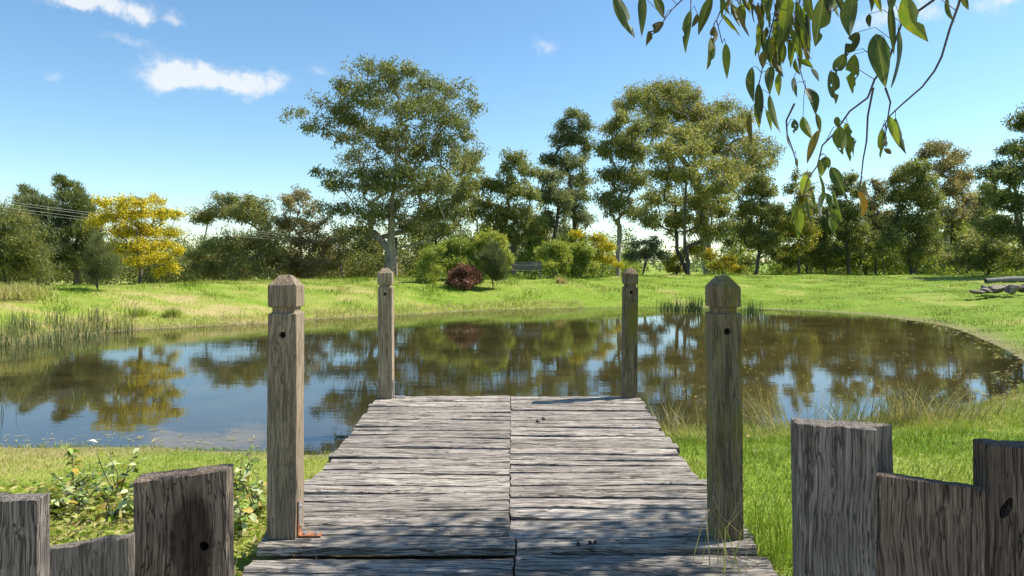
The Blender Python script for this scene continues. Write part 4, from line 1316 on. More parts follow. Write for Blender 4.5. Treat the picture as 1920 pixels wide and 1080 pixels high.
stump('timber_stump', 'blurred grey upright timber at the left picture edge', -60, 70, 932, 938, 1.75, 0.05, M_STUMP, 2, 0.1)
stump('timber_stump', 'low dark upright timber with slanting top between the two left stumps', 74, 238, 1032, 1006, 2.1, 0.03, M_STUMP, 5, 0.05)
stump('timber_stump', 'thick left stump with knot hole and dark brown stain', 246, 420, 899, 886, 2.2, 0.09, M_STUMP_S, 8, 0.2, [(374, 1028, 0.016)], 0.004, 0.0)
stump('timber_stump', 'tallest grey upright timber right of the near right post', 1506, 1644, 797, 800, 2.3, 0.10, M_STUMP, 11, -0.22, None, 0.005, 0.0, 0.075)
stump('timber_stump', 'middle low brown timber with swirling grain among the right stumps', 1650, 1842, 897, 908, 2.22, 0.045, M_STUMP_R, 14, -0.40)
stump('timber_stump', 'dark cracked upright timber at the right picture edge', 1864, 2024, 836, 842, 2.2, 0.09, M_STUMP_R, 17, -0.1, [(1893, 954, 0.026, 1.5)])


# ------------------------------------------------------------------ overhanging gum at the right
def leaf_mesh(seed, bites=0, holes=0, fat=1.0):
    """lance-shaped gum leaf, length 1 along -z, half width up to 0.5, slightly folded and curled"""
    rr = random.Random(seed)
    n, m = 16, 6
    bl = [(rr.uniform(0.25, 0.9), rr.choice([-1, 1]), rr.uniform(0.04, 0.10), rr.uniform(0.35, 0.9)) for _ in range(bites)]
    curve = rr.uniform(-0.25, 0.25)
    curl = rr.uniform(0.05, 0.22)
    v, f = [], []
    for i in range(n + 1):
        t = i / n
        prof = (math.sin(math.pi * min(1, t * 1.0) ** 0.80) ** 0.85) * (1 - 0.25 * t) * 0.56 * fat
        if t < 0.03 or t > 0.995:
            prof = 0.012
        for j in range(m + 1):
            s = j / m * 2 - 1
            hw = prof
            for (bt, bs, bw, bd) in bl:
                if s * bs > 0:
                    hw *= 1 - bd * math.exp(-((t - bt) / bw) ** 4)
            x = s * hw + curve * math.sin(math.pi * t) * 0.5
            y = abs(s) * hw * 0.35 + curl * math.sin(math.pi * t * 0.9) + 0.02 * math.sin(9 * t + 3 * s + seed)
            v.append((x, y, -t))
    hl = [(rr.randint(4, 12), rr.randint(1, 4)) for _ in range(holes)]
    for i in range(n):
        for j in range(m):
            if (i, j) in hl:
                continue
            a = i * (m + 1) + j
            f.append((a, a + 1, a + m + 2, a + m + 1))
    return mesh_py('leaf', v, f, True)


def mat_gumleaf(name, base, edge, glow, trans):
    m, nt = new_mat(name)
    tc = nt.n('ShaderNodeTexCoord')
    oi = nt.n('ShaderNodeObjectInfo')
    sep = nt.n('ShaderNodeSeparateXYZ', {0: tc.outputs['Object']})
    rib = nt.n('ShaderNodeMapRange', {0: nt.math('ABSOLUTE', sep.outputs[0]), 1: 0.0, 2: 0.05, 3: 1.0, 4: 0.0}).outputs[0]
    off = nt.n('ShaderNodeVectorMath', {0: (31, 17, 23)}, operation='SCALE')
    nt.set(off, 'Scale', oi.outputs['Random'])
    co = nt.n('ShaderNodeVectorMath', {0: tc.outputs['Object'], 1: off.outputs[0]}, operation='ADD').outputs[0]
    bl = nt.noise(co, 4.0, 5, 0.6)
    sp = nt.noise(co, 22.0, 3, 0.6)
    c = nt.mix(nt.n('ShaderNodeMapRange', {0: bl, 1: 0.42, 2: 0.72}).outputs[0], (*base, 1), (*edge, 1))
    c = nt.mix(nt.n('ShaderNodeMapRange', {0: sp, 1: 0.66, 2: 0.72, 3: 0, 4: 0.8}).outputs[0], c, (0.07, 0.035, 0.015, 1))
    c = nt.mix(nt.math('MULTIPLY', rib, 0.4), c, (0.30, 0.30, 0.12, 1))
    c = nt.n('ShaderNodeHueSaturation', {'Color': c, 'Value': nt.math('MULTIPLY_ADD', oi.outputs['Random'], 0.6, 0.7)}).outputs[0]
    p = nt.n('ShaderNodeBsdfPrincipled', {'Base Color': c, 'Roughness': 0.55, 'Specular IOR Level': 0.3})
    t = nt.n('ShaderNodeBsdfTranslucent', {'Color': nt.mix(1.0, c, (*glow, 1), 'MULTIPLY')})
    finish(nt, nt.n('ShaderNodeMixShader', {0: trans, 1: p.outputs[0], 2: t.outputs[0]}).outputs[0])
    return m


ML = [mat_gumleaf('dark_gum_leaf', (0.05, 0.08, 0.024), (0.095, 0.11, 0.034), (1.4, 1.4, 0.6), 0.32),
      mat_gumleaf('bright_gum_leaf', (0.11, 0.165, 0.03), (0.21, 0.21, 0.035), (1.5, 1.5, 0.5), 0.45),
      mat_gumleaf('olive_gum_leaf', (0.11, 0.115, 0.035), (0.20, 0.14, 0.04), (1.4, 1.2, 0.5), 0.4),
      mat_gumleaf('orange_gum_leaf', (0.50, 0.24, 0.02), (0.38, 0.34, 0.04), (1.4, 1.0, 0.4), 0.5),
      mat_gumleaf('grey_gum_leaf', (0.22, 0.25, 0.22), (0.30, 0.32, 0.28), (1.1, 1.1, 0.9), 0.2)]

TREE_BASE = Vector((4.6, 2.3, 0.25))
gumtree = thing('overhanging_gum_tree', 'gum branches with hanging leaves drooping into the top right of the picture', 'tree', TREE_BASE)


def zp(zx, zy, d):
    """point of the enlarged crop of the hanging branches"""
    return at(1120 + zx / 2.347, zy / 2.347, d)


def build_overhang():
    limb = [TREE_BASE + Vector((0, 0, -0.2)), Vector((4.55, 2.3, 1.4)), Vector((4.3, 2.35, 2.6)), Vector((3.9, 2.4, 3.6)), Vector((3.2, 2.4, 4.3))]
    tb = Tubes(6)
    tb.add(limb, [0.22, 0.19, 0.17, 0.14, 0.10])
    link('trunk', tb.mesh('trunk', TREE_BASE), gumtree, TREE_BASE, G['bark_grey'])
    tb = Tubes(6)
    hub = Vector((1.5, 2.05, 3.15))
    tb.add([Vector((4.0, 2.4, 3.4)), Vector((3.0, 2.3, 3.45)), Vector((2.2, 2.1, 3.35)), hub, Vector((0.9, 1.95, 2.98)), Vector((0.35, 1.9, 2.85))], [0.07, 0.05, 0.035, 0.024, 0.016, 0.008])
    link('limb', tb.mesh('limb', TREE_BASE), gumtree, TREE_BASE, G['bark_dark'])
    D = {'A': 1.85, 'B': 1.72, 'C': 1.82, 'D': 1.95, 'E': 2.0, 'F': 1.9, 'J': 1.75, 'H': 2.0, 'M': 1.98, 'N': 1.9, 'Q': 1.7}
    twigs = {'A': ([(1560, -90), (1480, 0), (1340, 100), (1280, 270), (1220, 350), (1190, 430), (1110, 490), (1040, 590), (990, 640), (968, 730), (930, 780), (905, 860)], (1.35, 1.98, 3.1)),
             'B': ([(1610, -60), (1590, 20), (1550, 130), (1515, 250), (1485, 310), (1430, 382), (1340, 460), (1285, 512), (1265, 600)], (1.7, 2.0, 3.2)),
             'C': ([(1215, 385), (1190, 510), (1185, 620), (1170, 700), (1160, 790), (1148, 845)], None),
             'D': ([(830, -80), (790, 0), (775, 90), (745, 200), (722, 320), (692, 460)], (0.9, 1.95, 2.98)),
             'M': ([(900, -60), (880, 60), (872, 180), (890, 300), (915, 385)], (0.95, 1.95, 2.98)),
             'E': ([(440, -70), (372, 0), (330, 40), (290, 95)], (0.6, 1.92, 2.9)),
             'F': ([(868, 455), (832, 530), (835, 590), (862, 665), (880, 735)], None),
             'H': ([(420, -60), (412, 0), (410, 50)], (0.6, 1.92, 2.9)),
             'N': ([(640, -60), (560, 0), (525, 90), (550, 190)], (0.7, 1.93, 2.93)),
             'J': ([(1268, 388), (1290, 450), (1276, 530), (1250, 570)], None),
             'Q': ([(1095, -60), (1075, 10), (1040, 45), (1000, 60)], (1.1, 1.9, 3.0))}
    objs = {}
    for key, (pp, start) in twigs.items():
        p3 = [zp(a, b, D[key] + 0.02 * math.sin(i * 1.3)) for i, (a, b) in enumerate(pp)]
        if start:
            p3 = [Vector(start), Vector(start).lerp(p3[0], 0.5) + Vector((0, 0, 0.05))] + p3
        n = len(p3)
        r0 = 0.0036 if key in 'AB' else 0.0024
        tb = Tubes(6)
        tb.add(p3, [r0 * (1 - 0.75 * i / (n - 1)) + 0.0006 for i in range(n)])
        objs[key] = link('twig', tb.mesh('twig', TREE_BASE), gumtree, TREE_BASE, G['bark_dark'])
        objs[key + 'p'] = p3
    # leaf list: attach (x, y), tip (x, y), width, material, bites, twig
    LV = [(75, -30, 165, 165, 70, 0, 1, 'E'), (195, -30, 195, 165, 45, 0, 0, 'E'), (250, -20, 290, 80, 40, 0, 0, 'E'), (290, 95, 215, 205, 50, 2, 2, 'E'), (410, 45, 390, 235, 38, 0, 1, 'H'),
          (440, 60, 415, 120, 26, 2, 0, 'H'), (505, -20, 445, 155, 58, 0, 0, 'N'), (515, 115, 512, 190, 44, 2, 1, 'N'), (500, 165, 480, 310, 46, 1, 1, 'N'), (565, 190, 570, 350, 44, 1, 0, 'N'),
          (545, 60, 630, 160, 18, 1, 1, 'N'), (615, 30, 670, 165, 26, 2, 1, 'N'), (735, -10, 730, 95, 26, 0, 0, 'D'), (840, -15, 815, 180, 64, 1, 0, 'D'), (875, 0, 870, 220, 38, 0, 0, 'M'), (790, 70, 780, 235, 34, 1, 0, 'D'),
          (890, 100, 925, 160, 38, 2, 0, 'M'), (735, 170, 695, 250, 36, 1, 0, 'D'), (745, 120, 722, 182, 30, 2, 0, 'D'), (805, 200, 825, 330, 44, 1, 0, 'D'), (845, 170, 850, 300, 34, 0, 0, 'M'), (900, 170, 945, 265, 18, 4, 0, 'M'),
          (680, 295, 690, 450, 52, 0, 0, 'D'), (765, 290, 760, 420, 46, 0, 0, 'D'), (775, 245, 820, 340, 34, 2, 0, 'D'), (895, 265, 950, 300, 36, 0, 0, 'M'), (870, 260, 895, 330, 34, 1, 0, 'M'), (710, 365, 715, 545, 46, 0, 0, 'D'),
          (760, 415, 808, 585, 48, 0, 0, 'D'), (692, 460, 712, 568, 36, 1, 0, 'D'), (672, 498, 682, 640, 36, 2, 0, 'D'), (740, 480, 765, 580, 26, 0, 0, 'D'), (800, 320, 800, 425, 34, 1, 0, 'D'), (735, 220, 730, 300, 42, 2, 0, 'D'),
          (918, 385, 958, 508, 64, 0, 0, 'M'), (962, 500, 980, 585, 32, 0, 0, 'M'), (875, 370, 880, 430, 22, 0, 0, 'M'), (865, 340, 860, 405, 24, 4, 0, 'M'), (940, 300, 975, 360, 24, 4, 0, 'M'), (995, -20, 958, 205, 84, 0, 1, 'Q'),
          (1130, -30, 1112, 160, 88, 0, 0, 'Q'), (1150, 140, 1090, 255, 70, 0, 2, 'A'), (1090, 235, 1048, 328, 60, 0, 2, 'A'), (1025, 312, 1048, 458, 78, 0, 2, 'A'), (1132, 238, 1125, 412, 74, 0, 3, 'A'), (1225, 150, 1268, 388, 96, 0, 0, 'A'),
          (1322, 118, 1288, 388, 84, 0, 1, 'A'), (1290, 10, 1306, 242, 38, 0, 0, 'A'), (1350, -20, 1458, 182, 112, 0, 1, 'B'), (1545, -20, 1580, 100, 54, 1, 0, 'B'), (1610, -20, 1636, 45, 34, 0, 0, 'B'), (1195, 62, 1200, 122, 32, 0, 0, 'A'),
          (868, 525, 866, 588, 36, 0, 2, 'F'), (905, 512, 948, 612, 54, 1, 0, 'M'), (978, 570, 924, 722, 44, 2, 0, 'M'), (835, 585, 862, 668, 14, 0, 0, 'F'), (1070, 555, 1082, 680, 82, 1, 2, 'A'), (1100, 555, 1112, 712, 50, 1, 3, 'A'),
          (1050, 515, 1058, 562, 30, 1, 0, 'A'), (1100, 540, 1098, 600, 26, 1, 0, 'A'), (1140, 620, 1132, 695, 34, 1, 2, 'A'), (1255, 562, 1245, 698, 34, 1, 1, 'J'), (1270, 595, 1270, 650, 26, 0, 1, 'J'), (1260, 655, 1292, 676, 24, 2, 0, 'J'),
          (1312, 518, 1362, 678, 64, 0, 1, 'B'), (1285, 512, 1330, 650, 32, 1, 0, 'B'), (1005, 688, 985, 778, 44, 0, 0, 'A'), (1010, 690, 1016, 745, 28, 1, 0, 'A'), (1028, 735, 1086, 852, 60, 0, 0, 'A'), (918, 768, 900, 862, 50, 0, 0, 'A'),
          (975, 770, 970, 932, 60, 0, 0, 'A'), (945, 840, 960, 920, 18, 0, 0, 'A'), (985, 850, 986, 962, 24, 4, 0, 'A'), (1005, 850, 1030, 922, 32, 0, 0, 'A'), (1040, 838, 1072, 942, 26, 1, 0, 'A'), (1018, 922, 1078, 978, 48, 1, 1, 'A'),
          (1025, 955, 1046, 1042, 48, 1, 1, 'A'), (880, 898, 880, 1058, 54, 0, 0, 'A'), (855, 893, 850, 972, 34, 1, 0, 'A'), (915, 868, 946, 1002, 18, 0, 0, 'A'), (1150, 838, 1166, 958, 46, 3, 0, 'C'), (1178, 793, 1218, 888, 44, 2, 0, 'C'), (876, 695, 880, 742, 13, 0, 0, 'F')]
    rr = random.Random(4)
    for _ in range(52):      # the crowded top of the middle twig
        x, y = rr.uniform(700, 930), rr.uniform(-60, 190)
        ln = rr.uniform(75, 150)
        LV.append((x, y, x + rr.uniform(-30, 40), y + ln, rr.uniform(20, 40), rr.choice([0, 0, 1, 1, 2]), rr.choice([0, 0, 1]), rr.choice(['D', 'M'])))
    for _ in range(18):
        x, y = rr.uniform(540, 700), rr.uniform(-60, 30)
        LV.append((x, y, x + rr.uniform(-20, 40), y + rr.uniform(50, 100), rr.uniform(18, 34), rr.choice([0, 1, 2]), rr.choice([0, 1]), 'N'))
    for _ in range(10):
        x, y = rr.uniform(1000, 1300), rr.uniform(-90, -30)
        LV.append((x, y, x + rr.uniform(-20, 40), y + rr.uniform(60, 120), rr.uniform(30, 60), 0, 0, 'Q'))
    LV = [(a, b, c_, d_, w_, (1 if (m_ == 0 and rr.random() < 0.2) else m_), bt, tw_) for (a, b, c_, d_, w_, m_, bt, tw_) in LV]
    var = {}
    stalk = Tubes(4)
    for n, (ax, ay, tx, ty, w, mi, bite, tw) in enumerate(LV):
        key = (mi, bite, n % 3)
        if key not in var:
            me = leaf_mesh(11 * mi + 5 * bite + n, bite, 1 if bite >= 2 else 0)
            me.materials.append(ML[mi])
            var[key] = me
        d = D[tw] + rr.uniform(-0.07, 0.07)
        a, t = zp(ax, ay, d), zp(tx, ty, d + rr.uniform(-0.03, 0.03))
        ln = (t - a).length
        o = link('leaf', var[key], objs[tw], a)
        zax = (a - t).normalized()
        yaw = rr.gauss(0, 0.45)
        face = Vector((math.sin(yaw), -math.cos(yaw), 0))
        xax = face.cross(zax).normalized() * rr.choice([-1, 1])
        yax = zax.cross(xax)
        rot = Matrix((xax, yax, zax)).transposed()
        wid = w / 2.347 * d / F_PX / 1.2 / max(0.7, math.cos(yaw))
        o.rotation_euler = rot.to_euler()
        o.scale = (wid, wid * 0.9 + 0.004, ln)
        # leaf stalk back to the nearest point of its twig
        pts3 = objs[tw + 'p']
        best, bd = None, 9
        for i in range(len(pts3) - 1):
            for q in (0.0, 0.25, 0.5, 0.75, 1.0):
                c = pts3[i].lerp(pts3[i + 1], q)
                if (c - a).length < bd:
                    best, bd = c, (c - a).length
        midp = best.lerp(a, 0.55) + Vector((0, 0, 0.25 * bd))
        stalk.add([best, midp, a], [0.0011, 0.0009, 0.0008])
    link('leaf_stalks', stalk.mesh('leaf_stalks', TREE_BASE), gumtree, TREE_BASE, G['bark_dark'])['kind'] = 'stuff'
    # crown of the same tree above and right of the frame; it dapples the jetty entrance
    tbs = Tubes(6)
    V, F, T, o = [], [], [], 0
    cen = []
    rr = random.Random(9)
    targets = [(-0.55, 3.55), (-0.75, 3.3), (-0.15, 3.75), (-0.35, 3.2), (0.25, 3.15), (0.75, 3.9), (0.6, 3.55), (0.2, 3.45), (0.95, 3.2), (0.05, 3.1), (-1.2, 2.3), (-1.5, 2.2), (1.5, 2.3), (2.0, 2.4), (0.9, 4.1), (-0.3, 3.5), (-0.5, 3.75), (-0.2, 3.3), (-0.9, 3.6), (-0.05, 3.55), (0.45, 3.8), (-0.65, 3.4), (0.3, 3.3)]
    NT_ = len(targets)
    for (sx, sy) in targets:
        tt = rr.uniform(5.2, 6.8)
        c = Vector((sx, sy, DECK_Z)) + sun_vec * tt
        cen.append(c)
    for _ in range(14):
        cen.append(Vector((rr.uniform(4.5, 6.5), rr.uniform(0.5, 3.0), rr.uniform(4.5, 6.5))))
    hubp = Vector((3.9, 2.4, 3.6))
    for i, c in enumerate(cen):
        m1 = hubp.lerp(c, 0.5) + Vector((0, 0, 0.35))
        tbs.add([hubp, m1, c], [0.035, 0.02, 0.006])
        per = 150 if i < NT_ else 90
        g = rng.normal(0, 1, (per, 3)) * np.array([0.17, 0.17, 0.22]) * (1.0 if i < NT_ else 2.2)
        axv = rng.normal(0, 0.35, (per, 3))
        axv[:, 2] -= 1.0
        v, f, t = leaf_cards(np.array(tuple(c)) + g, axv, rng.uniform(0.11, 0.2, per), rng.uniform(0.026, 0.045, per), rng.normal(0.4, 0.15, per))
        V.append(v)
        F.append(f + o)
        T.append(t)
        o += len(v)
    link('upper_branches', tbs.mesh('upper_branches', TREE_BASE), gumtree, TREE_BASE, G['bark_grey'])
    me = mesh_np('upper_crown', np.concatenate(V) - np.array(tuple(TREE_BASE)), np.concatenate(F), {'tint': np.concatenate(T)})
    link('upper_crown', me, gumtree, TREE_BASE, G['gum_green'])['kind'] = 'stuff'


build_overhang()


# ------------------------------------------------------------------ leafy weeds on the near left bank
def weed_leaf(seed):
    rr = random.Random(seed)
    n = 7
    v, f = [], []
    for i in range(n + 1):
        t = i / n
        hw = max(0.008, math.sin(math.pi * t ** 0.85) * 0.27)
        bend = -0.25 * t * t
        for s in (-1, 0, 1):
            v.append((t, s * hw, bend + abs(s) * 0.09 * math.sin(math.pi * t)))
    for i in range(n):
        for j in range(2):
            a = i * 3 + j
            f.append((a, a + 3, a + 4, a + 1))
    return mesh_py('leaf', v, f, True)


MW = [mat_gumleaf('green_weed_leaf', (0.24, 0.33, 0.07), (0.32, 0.38, 0.10), (1.3, 1.3, 0.6), 0.35), mat_gumleaf('pale_weed_leaf', (0.46, 0.52, 0.24), (0.55, 0.56, 0.30), (1.2, 1.2, 0.7), 0.3),
      mat_gumleaf('bronze_weed_leaf', (0.42, 0.28, 0.05), (0.34, 0.30, 0.05), (1.3, 1.1, 0.5), 0.35), mat_gumleaf('dark_weed_leaf', (0.10, 0.16, 0.04), (0.15, 0.20, 0.05), (1.2, 1.2, 0.6), 0.3)]
WL = []
for q, mw in enumerate(MW):
    me = weed_leaf(q)
    me.materials.append(mw)
    WL.append(me)


def weed(label, px, d, h, n, spread, seed, upright=False):
    rr = random.Random(seed)
    x = (px - 960) / F_PX * d
    base = Vector((x, d, hz(x, d)))
    root = thing('leafy_weed', label, 'weed', base, 'broad-leaved weeds on the near left bank')
    tb = Tubes(4)
    stems = 1 if upright else 5
    tips = []
    for s in range(stems):
        a = rr.uniform(0, 6.28)
        out = 0.05 if upright else spread * rr.uniform(0.4, 1.0)
        top = base + Vector((math.cos(a) * out, math.sin(a) * out, h * rr.uniform(0.7, 1.0)))
        mid = base.lerp(top, 0.5) + Vector((rr.gauss(0, 0.02), rr.gauss(0, 0.02), h * 0.12))
        tb.add([base, mid, top], [0.005, 0.004, 0.002])
        tips.append((mid, top))
    link('stem', tb.mesh('stem', base), root, base, G['bark_dark'])
    n = int(n * 1.4)
    for i in range(n):
        mid, top = tips[i % stems]
        t = (i // stems + rr.random()) / max(1, n / stems)
        p = base.lerp(mid, t * 2) if t < 0.5 else mid.lerp(top, t * 2 - 1)
        o = link('leaf', WL[rr.choices([0, 1, 2, 3], [0.42, 0.28, 0.12, 0.18])[0]], root, p)
        o.rotation_euler = (rr.gauss(0, 0.5), rr.uniform(-0.5, 0.45) if not upright else rr.uniform(-0.2, 0.7), rr.uniform(0, 6.28))
        s = rr.uniform(0.055, 0.10) * (1.0 - 0.3 * t)
        o.scale = (s, s, s)


W = [('tall upright broad-leaved weed left of the stained stump', 137, 5.3, 0.34, 22, 0.1, True), ('sprawling weed with pale leaves right beside the left-edge timber', 98, 4.45, 0.2, 32, 0.26, False),
     ('weed sprawling directly behind the low slanting timber', 150, 4.5, 0.22, 34, 0.28, False), ('bushy weed just left of the stained stump top', 220, 4.75, 0.36, 34, 0.2, False), ('low weed with bronze leaves between low timber and stained stump', 205, 4.3, 0.2, 32, 0.24, False),
     ('weed between stained stump and near left post, upper one', 448, 4.9, 0.36, 28, 0.16, False), ('weed at the foot of the near left post', 478, 4.5, 0.26, 28, 0.16, False), ('low weed right of the stained stump base', 455, 4.2, 0.22, 28, 0.18, False),
     ('weed in the grass above the low slanting timber', 130, 4.9, 0.2, 28, 0.24, False), ('small weed half hidden behind the stained stump', 260, 4.4, 0.26, 22, 0.2, False)]
for i, (lab, px, d, h, n, sp, up) in enumerate(W):
    weed(lab, px, d, h, n, sp, 40 + i, up)


def litter():
    """fallen leaves between the weeds"""
    n = 4600
    x = rng.uniform(-3.9, -1.15, n)
    y = rng.uniform(3.0, 5.1, n) + np.abs(rng.normal(0, 0.15, n))
    k = (x < -1.36) | (y < 2.9)
    x, y = x[k], y[k]
    z = heights(x, y) + rng.uniform(0.01, 0.06, len(x))
    ax = rng.normal(0, 1, (len(x), 3))
    ax[:, 2] *= 0.3
    v, f, t = leaf_cards(np.stack([x, y, z], -1), ax, rng.uniform(0.04, 0.09, len(x)), rng.uniform(0.015, 0.032, len(x)), rng.normal(0.68, 0.2, len(x)))
    tag(link('leaf_litter', mesh_np('leaf_litter', v, f, {'tint': t}), mat=G['grass']), 'pale fallen leaves and trailing weed under the broad-leaved weeds', 'leaf litter', kind='stuff')
    # floating bits: leaves and straw on the water
    n = 420
    px = np.concatenate([rng.uniform(1250, 1900, 300), rng.uniform(0, 560, 90)])
    py = np.concatenate([rng.uniform(612, 770, 300), rng.normal(824, 6, 90)])
    d = F_PX * CAM_Z / (py - HZ)
    x = (px - 960) / F_PX * d
    s = shore_dist(x, d)
    k = s < -0.03
    x, d = x[k], d[k]
    m = len(x)
    an = rng.uniform(0, 6.28, m)
    ax = np.stack([np.cos(an), np.sin(an), np.full(m, 0.02)], -1)
    side = np.stack([-np.sin(an), np.cos(an), np.zeros(m)], -1)
    L = rng.uniform(0.025, 0.09, m)[:, None] * np.where(rng.uniform(0, 1, m) < 0.12, 2.5, 1)[:, None]
    Wd = rng.uniform(0.006, 0.018, m)[:, None]
    c = np.stack([x, d, np.full(m, 0.008)], -1)
    v = np.stack([c, c + ax * L * 0.45 + side * Wd / 2 + [0, 0, 0.004], c + ax * L, c + ax * L * 0.45 - side * Wd / 2 + [0, 0, 0.004]], 1).reshape(-1, 3)
    tag(link('floating_leaves', mesh_np('floating_leaves', v, np.arange(4 * m).reshape(-1, 4), {'tint': np.repeat(np.clip(rng.normal(0.85, 0.1, m), 0, 1), 4)}), mat=G['grass']), 'pale leaves and straw floating on the pond', 'floating leaves', kind='stuff')
    n = 9000
    x, y = rng.uniform(4.0, 14.0, n), rng.uniform(8.0, 24.0, n)
    s = shore_dist(x, y)
    k = (s > -0.45) & (s < 0.35) & (rng.uniform(0, 1, n) < 0.45)
    x, y, s = x[k], y[k], s[k]
    z = np.maximum(heights(x, y, s), 0.0) + 0.012
    v, f, t = leaf_cards(np.stack([x, y, z], -1), np.stack([rng.normal(0, 1, len(x)), rng.normal(0, 0.6, len(x)), rng.normal(0, 0.08, len(x))], -1), rng.uniform(0.04, 0.14, len(x)), rng.uniform(0.008, 0.022, len(x)), rng.normal(0.85, 0.12, len(x)))
    tag(link('shore_debris', mesh_np('shore_debris', v, f, {'tint': t}), mat=G['grass']), 'brown leaf and bark litter washed up along the right shore', 'debris', kind='stuff')
    # fallen leaves lying on the right lawn
    n = 900
    x, y = scatter(n * 3, 1.6, 30, 3.2, 42, 0)
    s = shore_dist(x, y)
    k = s > 0.15
    x, y, s = x[k], y[k], s[k]
    z = heights(x, y, s) + 0.035
    v, f, t = leaf_cards(np.stack([x, y, z], -1), np.stack([rng.normal(0, 1, len(x)), rng.normal(0, 1, len(x)), np.full(len(x), 0.1)], -1), 0.05 + 0.0025 * y, 0.02 + 0.001 * y, rng.normal(0.88, 0.08, len(x)))
    tag(link('lawn_leaves', mesh_np('lawn_leaves', v, f, {'tint': t}), mat=G['grass']), 'pale fallen leaves scattered over the right-hand lawn', 'fallen leaves', kind='stuff')


litter()


# ------------------------------------------------------------------ bench, rocks, log, power line, small things
def build_bench():
    d = 34.2
    c = at(981, 521, d)
    c.z = hz(c.x, d)
    b = thing('bench', 'dark slatted timber bench on the bank crest between the bushes', 'bench', c)
    W_ = 1.85

    def bar(name, sx, sy, sz, loc, rot=0.0):
        v, f = box_grid(sx, sy, sz, 6, 1, 1, 0, 1)
        o = link(name, mesh_py(name, v, f), b, c + Vector(loc), M_BENCH)
        o.rotation_euler = (rot, 0, 0)
    for i in range(3):
        bar('seat_slat', W_, 0.12, 0.04, (0, -0.22 + 0.14 * i, 0.40))
    for i in range(3):
        bar('back_slat', W_, 0.035, 0.09, (0, 0.20 + 0.03 * i, 0.50 + 0.125 * i), -0.12)
    for s in (-0.82, 0.82):
        bar('leg', 0.07, 0.07, 0.40, (s, -0.24, 0.0))
        bar('leg', 0.07, 0.07, 0.84, (s, 0.26, 0.0), -0.10)
        bar('side_rail', 0.06, 0.55, 0.07, (s, 0.0, 0.33))


build_bench()


def rock_mesh(seed, sx, sy, sz):
    rr = random.Random(seed)
    bm = bmesh.new()
    bmesh.ops.create_icosphere(bm, subdivisions=3, radius=1.0)
    ph = [rr.uniform(0, 6.28) for _ in range(6)]
    cuts = [(Vector((rr.gauss(0, 1), rr.gauss(0, 1), rr.gauss(0, 0.8))).normalized(), rr.uniform(0.5, 0.85)) for _ in range(9)]
    for v in bm.verts:
        c = v.co
        for nrm, dd in cuts:
            t = c.dot(nrm)
            if t > dd:
                c -= nrm * (t - dd) * 0.9
        c *= 1 + 0.05 * math.sin(5 * c.x + ph[0]) * math.sin(6 * c.y + ph[1]) + 0.03 * math.sin(13 * c.z + ph[2] + 4 * c.x)
        v.co = Vector((c.x * sx, c.y * sy, c.z * sz))
    me = bpy.data.meshes.new('rock')
    bm.to_mesh(me)
    bm.free()
    return me


ROCKS = [(1832, 540, 0.34, 0.08, 'flat slab rock at the left end of the rock pile'), (1846, 532, 0.24, 0.20, 'pale top rock in the left of the rock pile'), (1850, 539, 0.26, 0.12, 'dark rock under the pale top rock'),
         (1868, 537, 0.42, 0.17, 'long rounded rock in the middle of the rock pile'), (1860, 529, 0.3, 0.13, 'shaded rock behind the long rounded rock'), (1896, 540, 0.36, 0.2, 'large angular rock right of the long rounded rock'),
         (1908, 533, 0.26, 0.15, 'tan rock on top of the large angular rock'), (1926, 536, 0.4, 0.22, 'rock cut by the right picture edge'), (1890, 531, 0.24, 0.12, 'small brown rock behind the large angular rock')]
for i, (px, py, sx, sz, lab) in enumerate(ROCKS):
    d = 26.5 + (540 - py) * 0.12
    x = (px - 960) / F_PX * d
    z = CAM_Z - (py - HZ) / F_PX * d
    gz = hz(x, d)
    o = link('rock', rock_mesh(i, sx, sx * 0.8, sz), None, (x, d, max(gz + sz * 0.3, min(z, gz + 0.28))), M_STONE)
    o.rotation_euler = (0.1 * math.sin(i), 0.12 * math.cos(i * 2), i * 1.3)
    tag(o, lab, 'rock', 'rocks piled at the right edge of the lawn')

tb = Tubes(6)
la, lb = at(1848, 517, 33), at(1990, 516, 33)
la.z = hz(la.x, 33) + 0.12
lb.z = hz(lb.x, 33) + 0.14
tb.add([la, la.lerp(lb, 0.3) + Vector((0, 0, 0.02)), la.lerp(lb, 0.6) + Vector((0, 0.05, -0.01)), lb], [0.13, 0.15, 0.16, 0.17])
lo = link('fallen_log', tb.mesh('fallen_log', la), None, la, M_LOG)
tag(lo, 'pale grey log lying behind the rocks at the right edge', 'log')


def build_wires():
    # wires run from a pole left of the frame to one hidden behind the huge gum
    a, b = at(-260, 338, 25.5), at(742, 452, 47.5)
    base = Vector((b.x, b.y, hz(b.x, b.y)))
    root = thing('power_line', 'four thin pale overhead wires crossing before the left-hand trees', 'power line', base)
    for i, (dz, dy) in enumerate(((0.0, 0.0), (-0.10, 0.05), (-0.26, 0.0), (-0.38, 0.08))):
        tb = Tubes(4)
        p = []
        for k in range(17):
            t = k / 16
            q = a.lerp(b, t) + Vector((0, dy, dz - 0.35 * 4 * t * (1 - t)))
            p.append(q)
        tb.add(p, [0.0055] * 17)
        link('wire', tb.mesh('wire', base), root, base, M_WIRE)
    for end, nm in ((a, 'pole'), (b, 'pole')):
        tb = Tubes(6)
        g = hz(end.x, end.y)
        tb.add([Vector((end.x, end.y + 0.15, g - 0.3)), Vector((end.x, end.y + 0.15, end.z + 0.25))], [0.11, 0.09])
        tb.add([Vector((end.x - 0.1, end.y + 0.02, end.z - 0.2)), Vector((end.x + 0.1, end.y + 0.02, end.z - 0.2))], [0.04, 0.04])
        link(nm, tb.mesh(nm, base), root, base, G['bark_grey'])


build_wires()


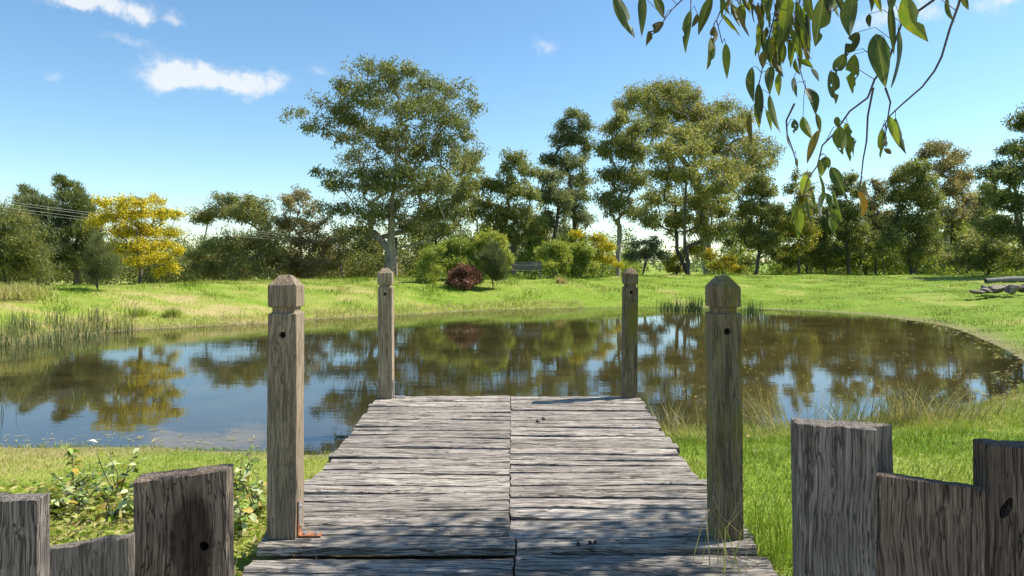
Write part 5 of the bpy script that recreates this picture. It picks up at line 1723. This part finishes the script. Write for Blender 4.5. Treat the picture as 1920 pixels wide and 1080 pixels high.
def small_bits():
    def deck_pt(px, py, dz=0.0, step=0.0):
        d = F_PX * (CAM_Z - DECK_Z + step) / (py - HZ)
        return Vector(((px - 960) / F_PX * d, d, DECK_Z - step + dz))
    pel = rock_mesh(77, 1, 1, 0.8)
    g = 'dark droppings on the jetty'
    for (px, py, r, st, lab) in ((1089, 1031, 0.019, 0.028, 'largest dark dropping on the near right planks'), (1106, 1020, 0.012, 0.0, 'small dark dropping above the largest one'), (1116, 1019, 0.012, 0.0, 'small dark dropping at the right end of the near cluster'),
                                 (1084, 1022, 0.011, 0.0, 'small dark dropping at the left of the near cluster'), (1008, 793, 0.022, 0.0, 'dark dropping on the far right planks'), (1019, 787, 0.018, 0.0, 'darker dropping just behind the one on the far right planks')):
        o = link('animal_dropping', pel, None, deck_pt(px, py, r * 0.6, st), M_BLACK)
        o.scale = (r * 1.2, r, r)
        o.rotation_euler = (0.2, 0.3, px * 0.37)
        tag(o, lab, 'dropping', g)
    # dry leaf in the gap of the step
    lf = leaf_mesh(3)
    lf.materials.append(M_DRYLEAF)
    o = link('dry_leaf', lf, None, deck_pt(862, 1042, 0.03, 0.045))
    o.rotation_euler = (R(85), 0.1, R(96))
    o.scale = (0.035, 0.03, 0.15)
    tag(o, 'curled tan leaf lying against the step in the left planks', 'leaf')
    # twigs by the near right post
    for n, (pp, r, lab) in enumerate(((((1290, 1008), (1330, 1022), (1375, 1045), (1425, 1062)), 0.0042, 'long dark twig lying at the foot of the near right post'), (((1336, 930), (1352, 968), (1392, 1004)), 0.0018, 'thin pale stick leaning across the foot of the near right post'), (((1310, 998), (1322, 972), (1330, 955)), 0.002, 'short straw stick standing left of the near right post'))):
        tb = Tubes(6)
        d = [3.5, 3.55, 3.6][n]
        if n == 0:
            p3 = [deck_pt(a, b, 0.012, 0.028) for a, b in pp]
        else:
            p3 = [at(a, b, d) for a, b in pp]
        tb.add(p3, [r, r * 0.9, r * 0.7, r * 0.4][:len(p3)])
        tag(link('twig', tb.mesh('twig', p3[0]), None, p3[0], G['bark_dark'] if n == 0 else M_DRYLEAF), lab, 'twig')
    # a nail standing proud of the step
    tb = Tubes(6)
    q = deck_pt(551, 1052, 0.0, 0.045)
    tb.add([q, q + Vector((0, 0, 0.028)), q + Vector((0, 0, 0.0281)), q + Vector((0, 0, 0.031))], [0.0018, 0.0018, 0.0065, 0.006])
    tag(link('nail', tb.mesh('nail', q), None, q, M_RUST), 'rusty nail standing up before the left plank step', 'nail')
    # white leaf on the shore at left
    o = link('pale_leaf', weed_leaf(5), None, at(166, 833, F_PX * CAM_Z / (833 - HZ)) + Vector((0, 0, 0.04)), M_PALE)
    o.scale = (0.09, 0.11, 0.09)
    tag(o, 'single white leaf floating at the near left water edge', 'leaf')


small_bits()
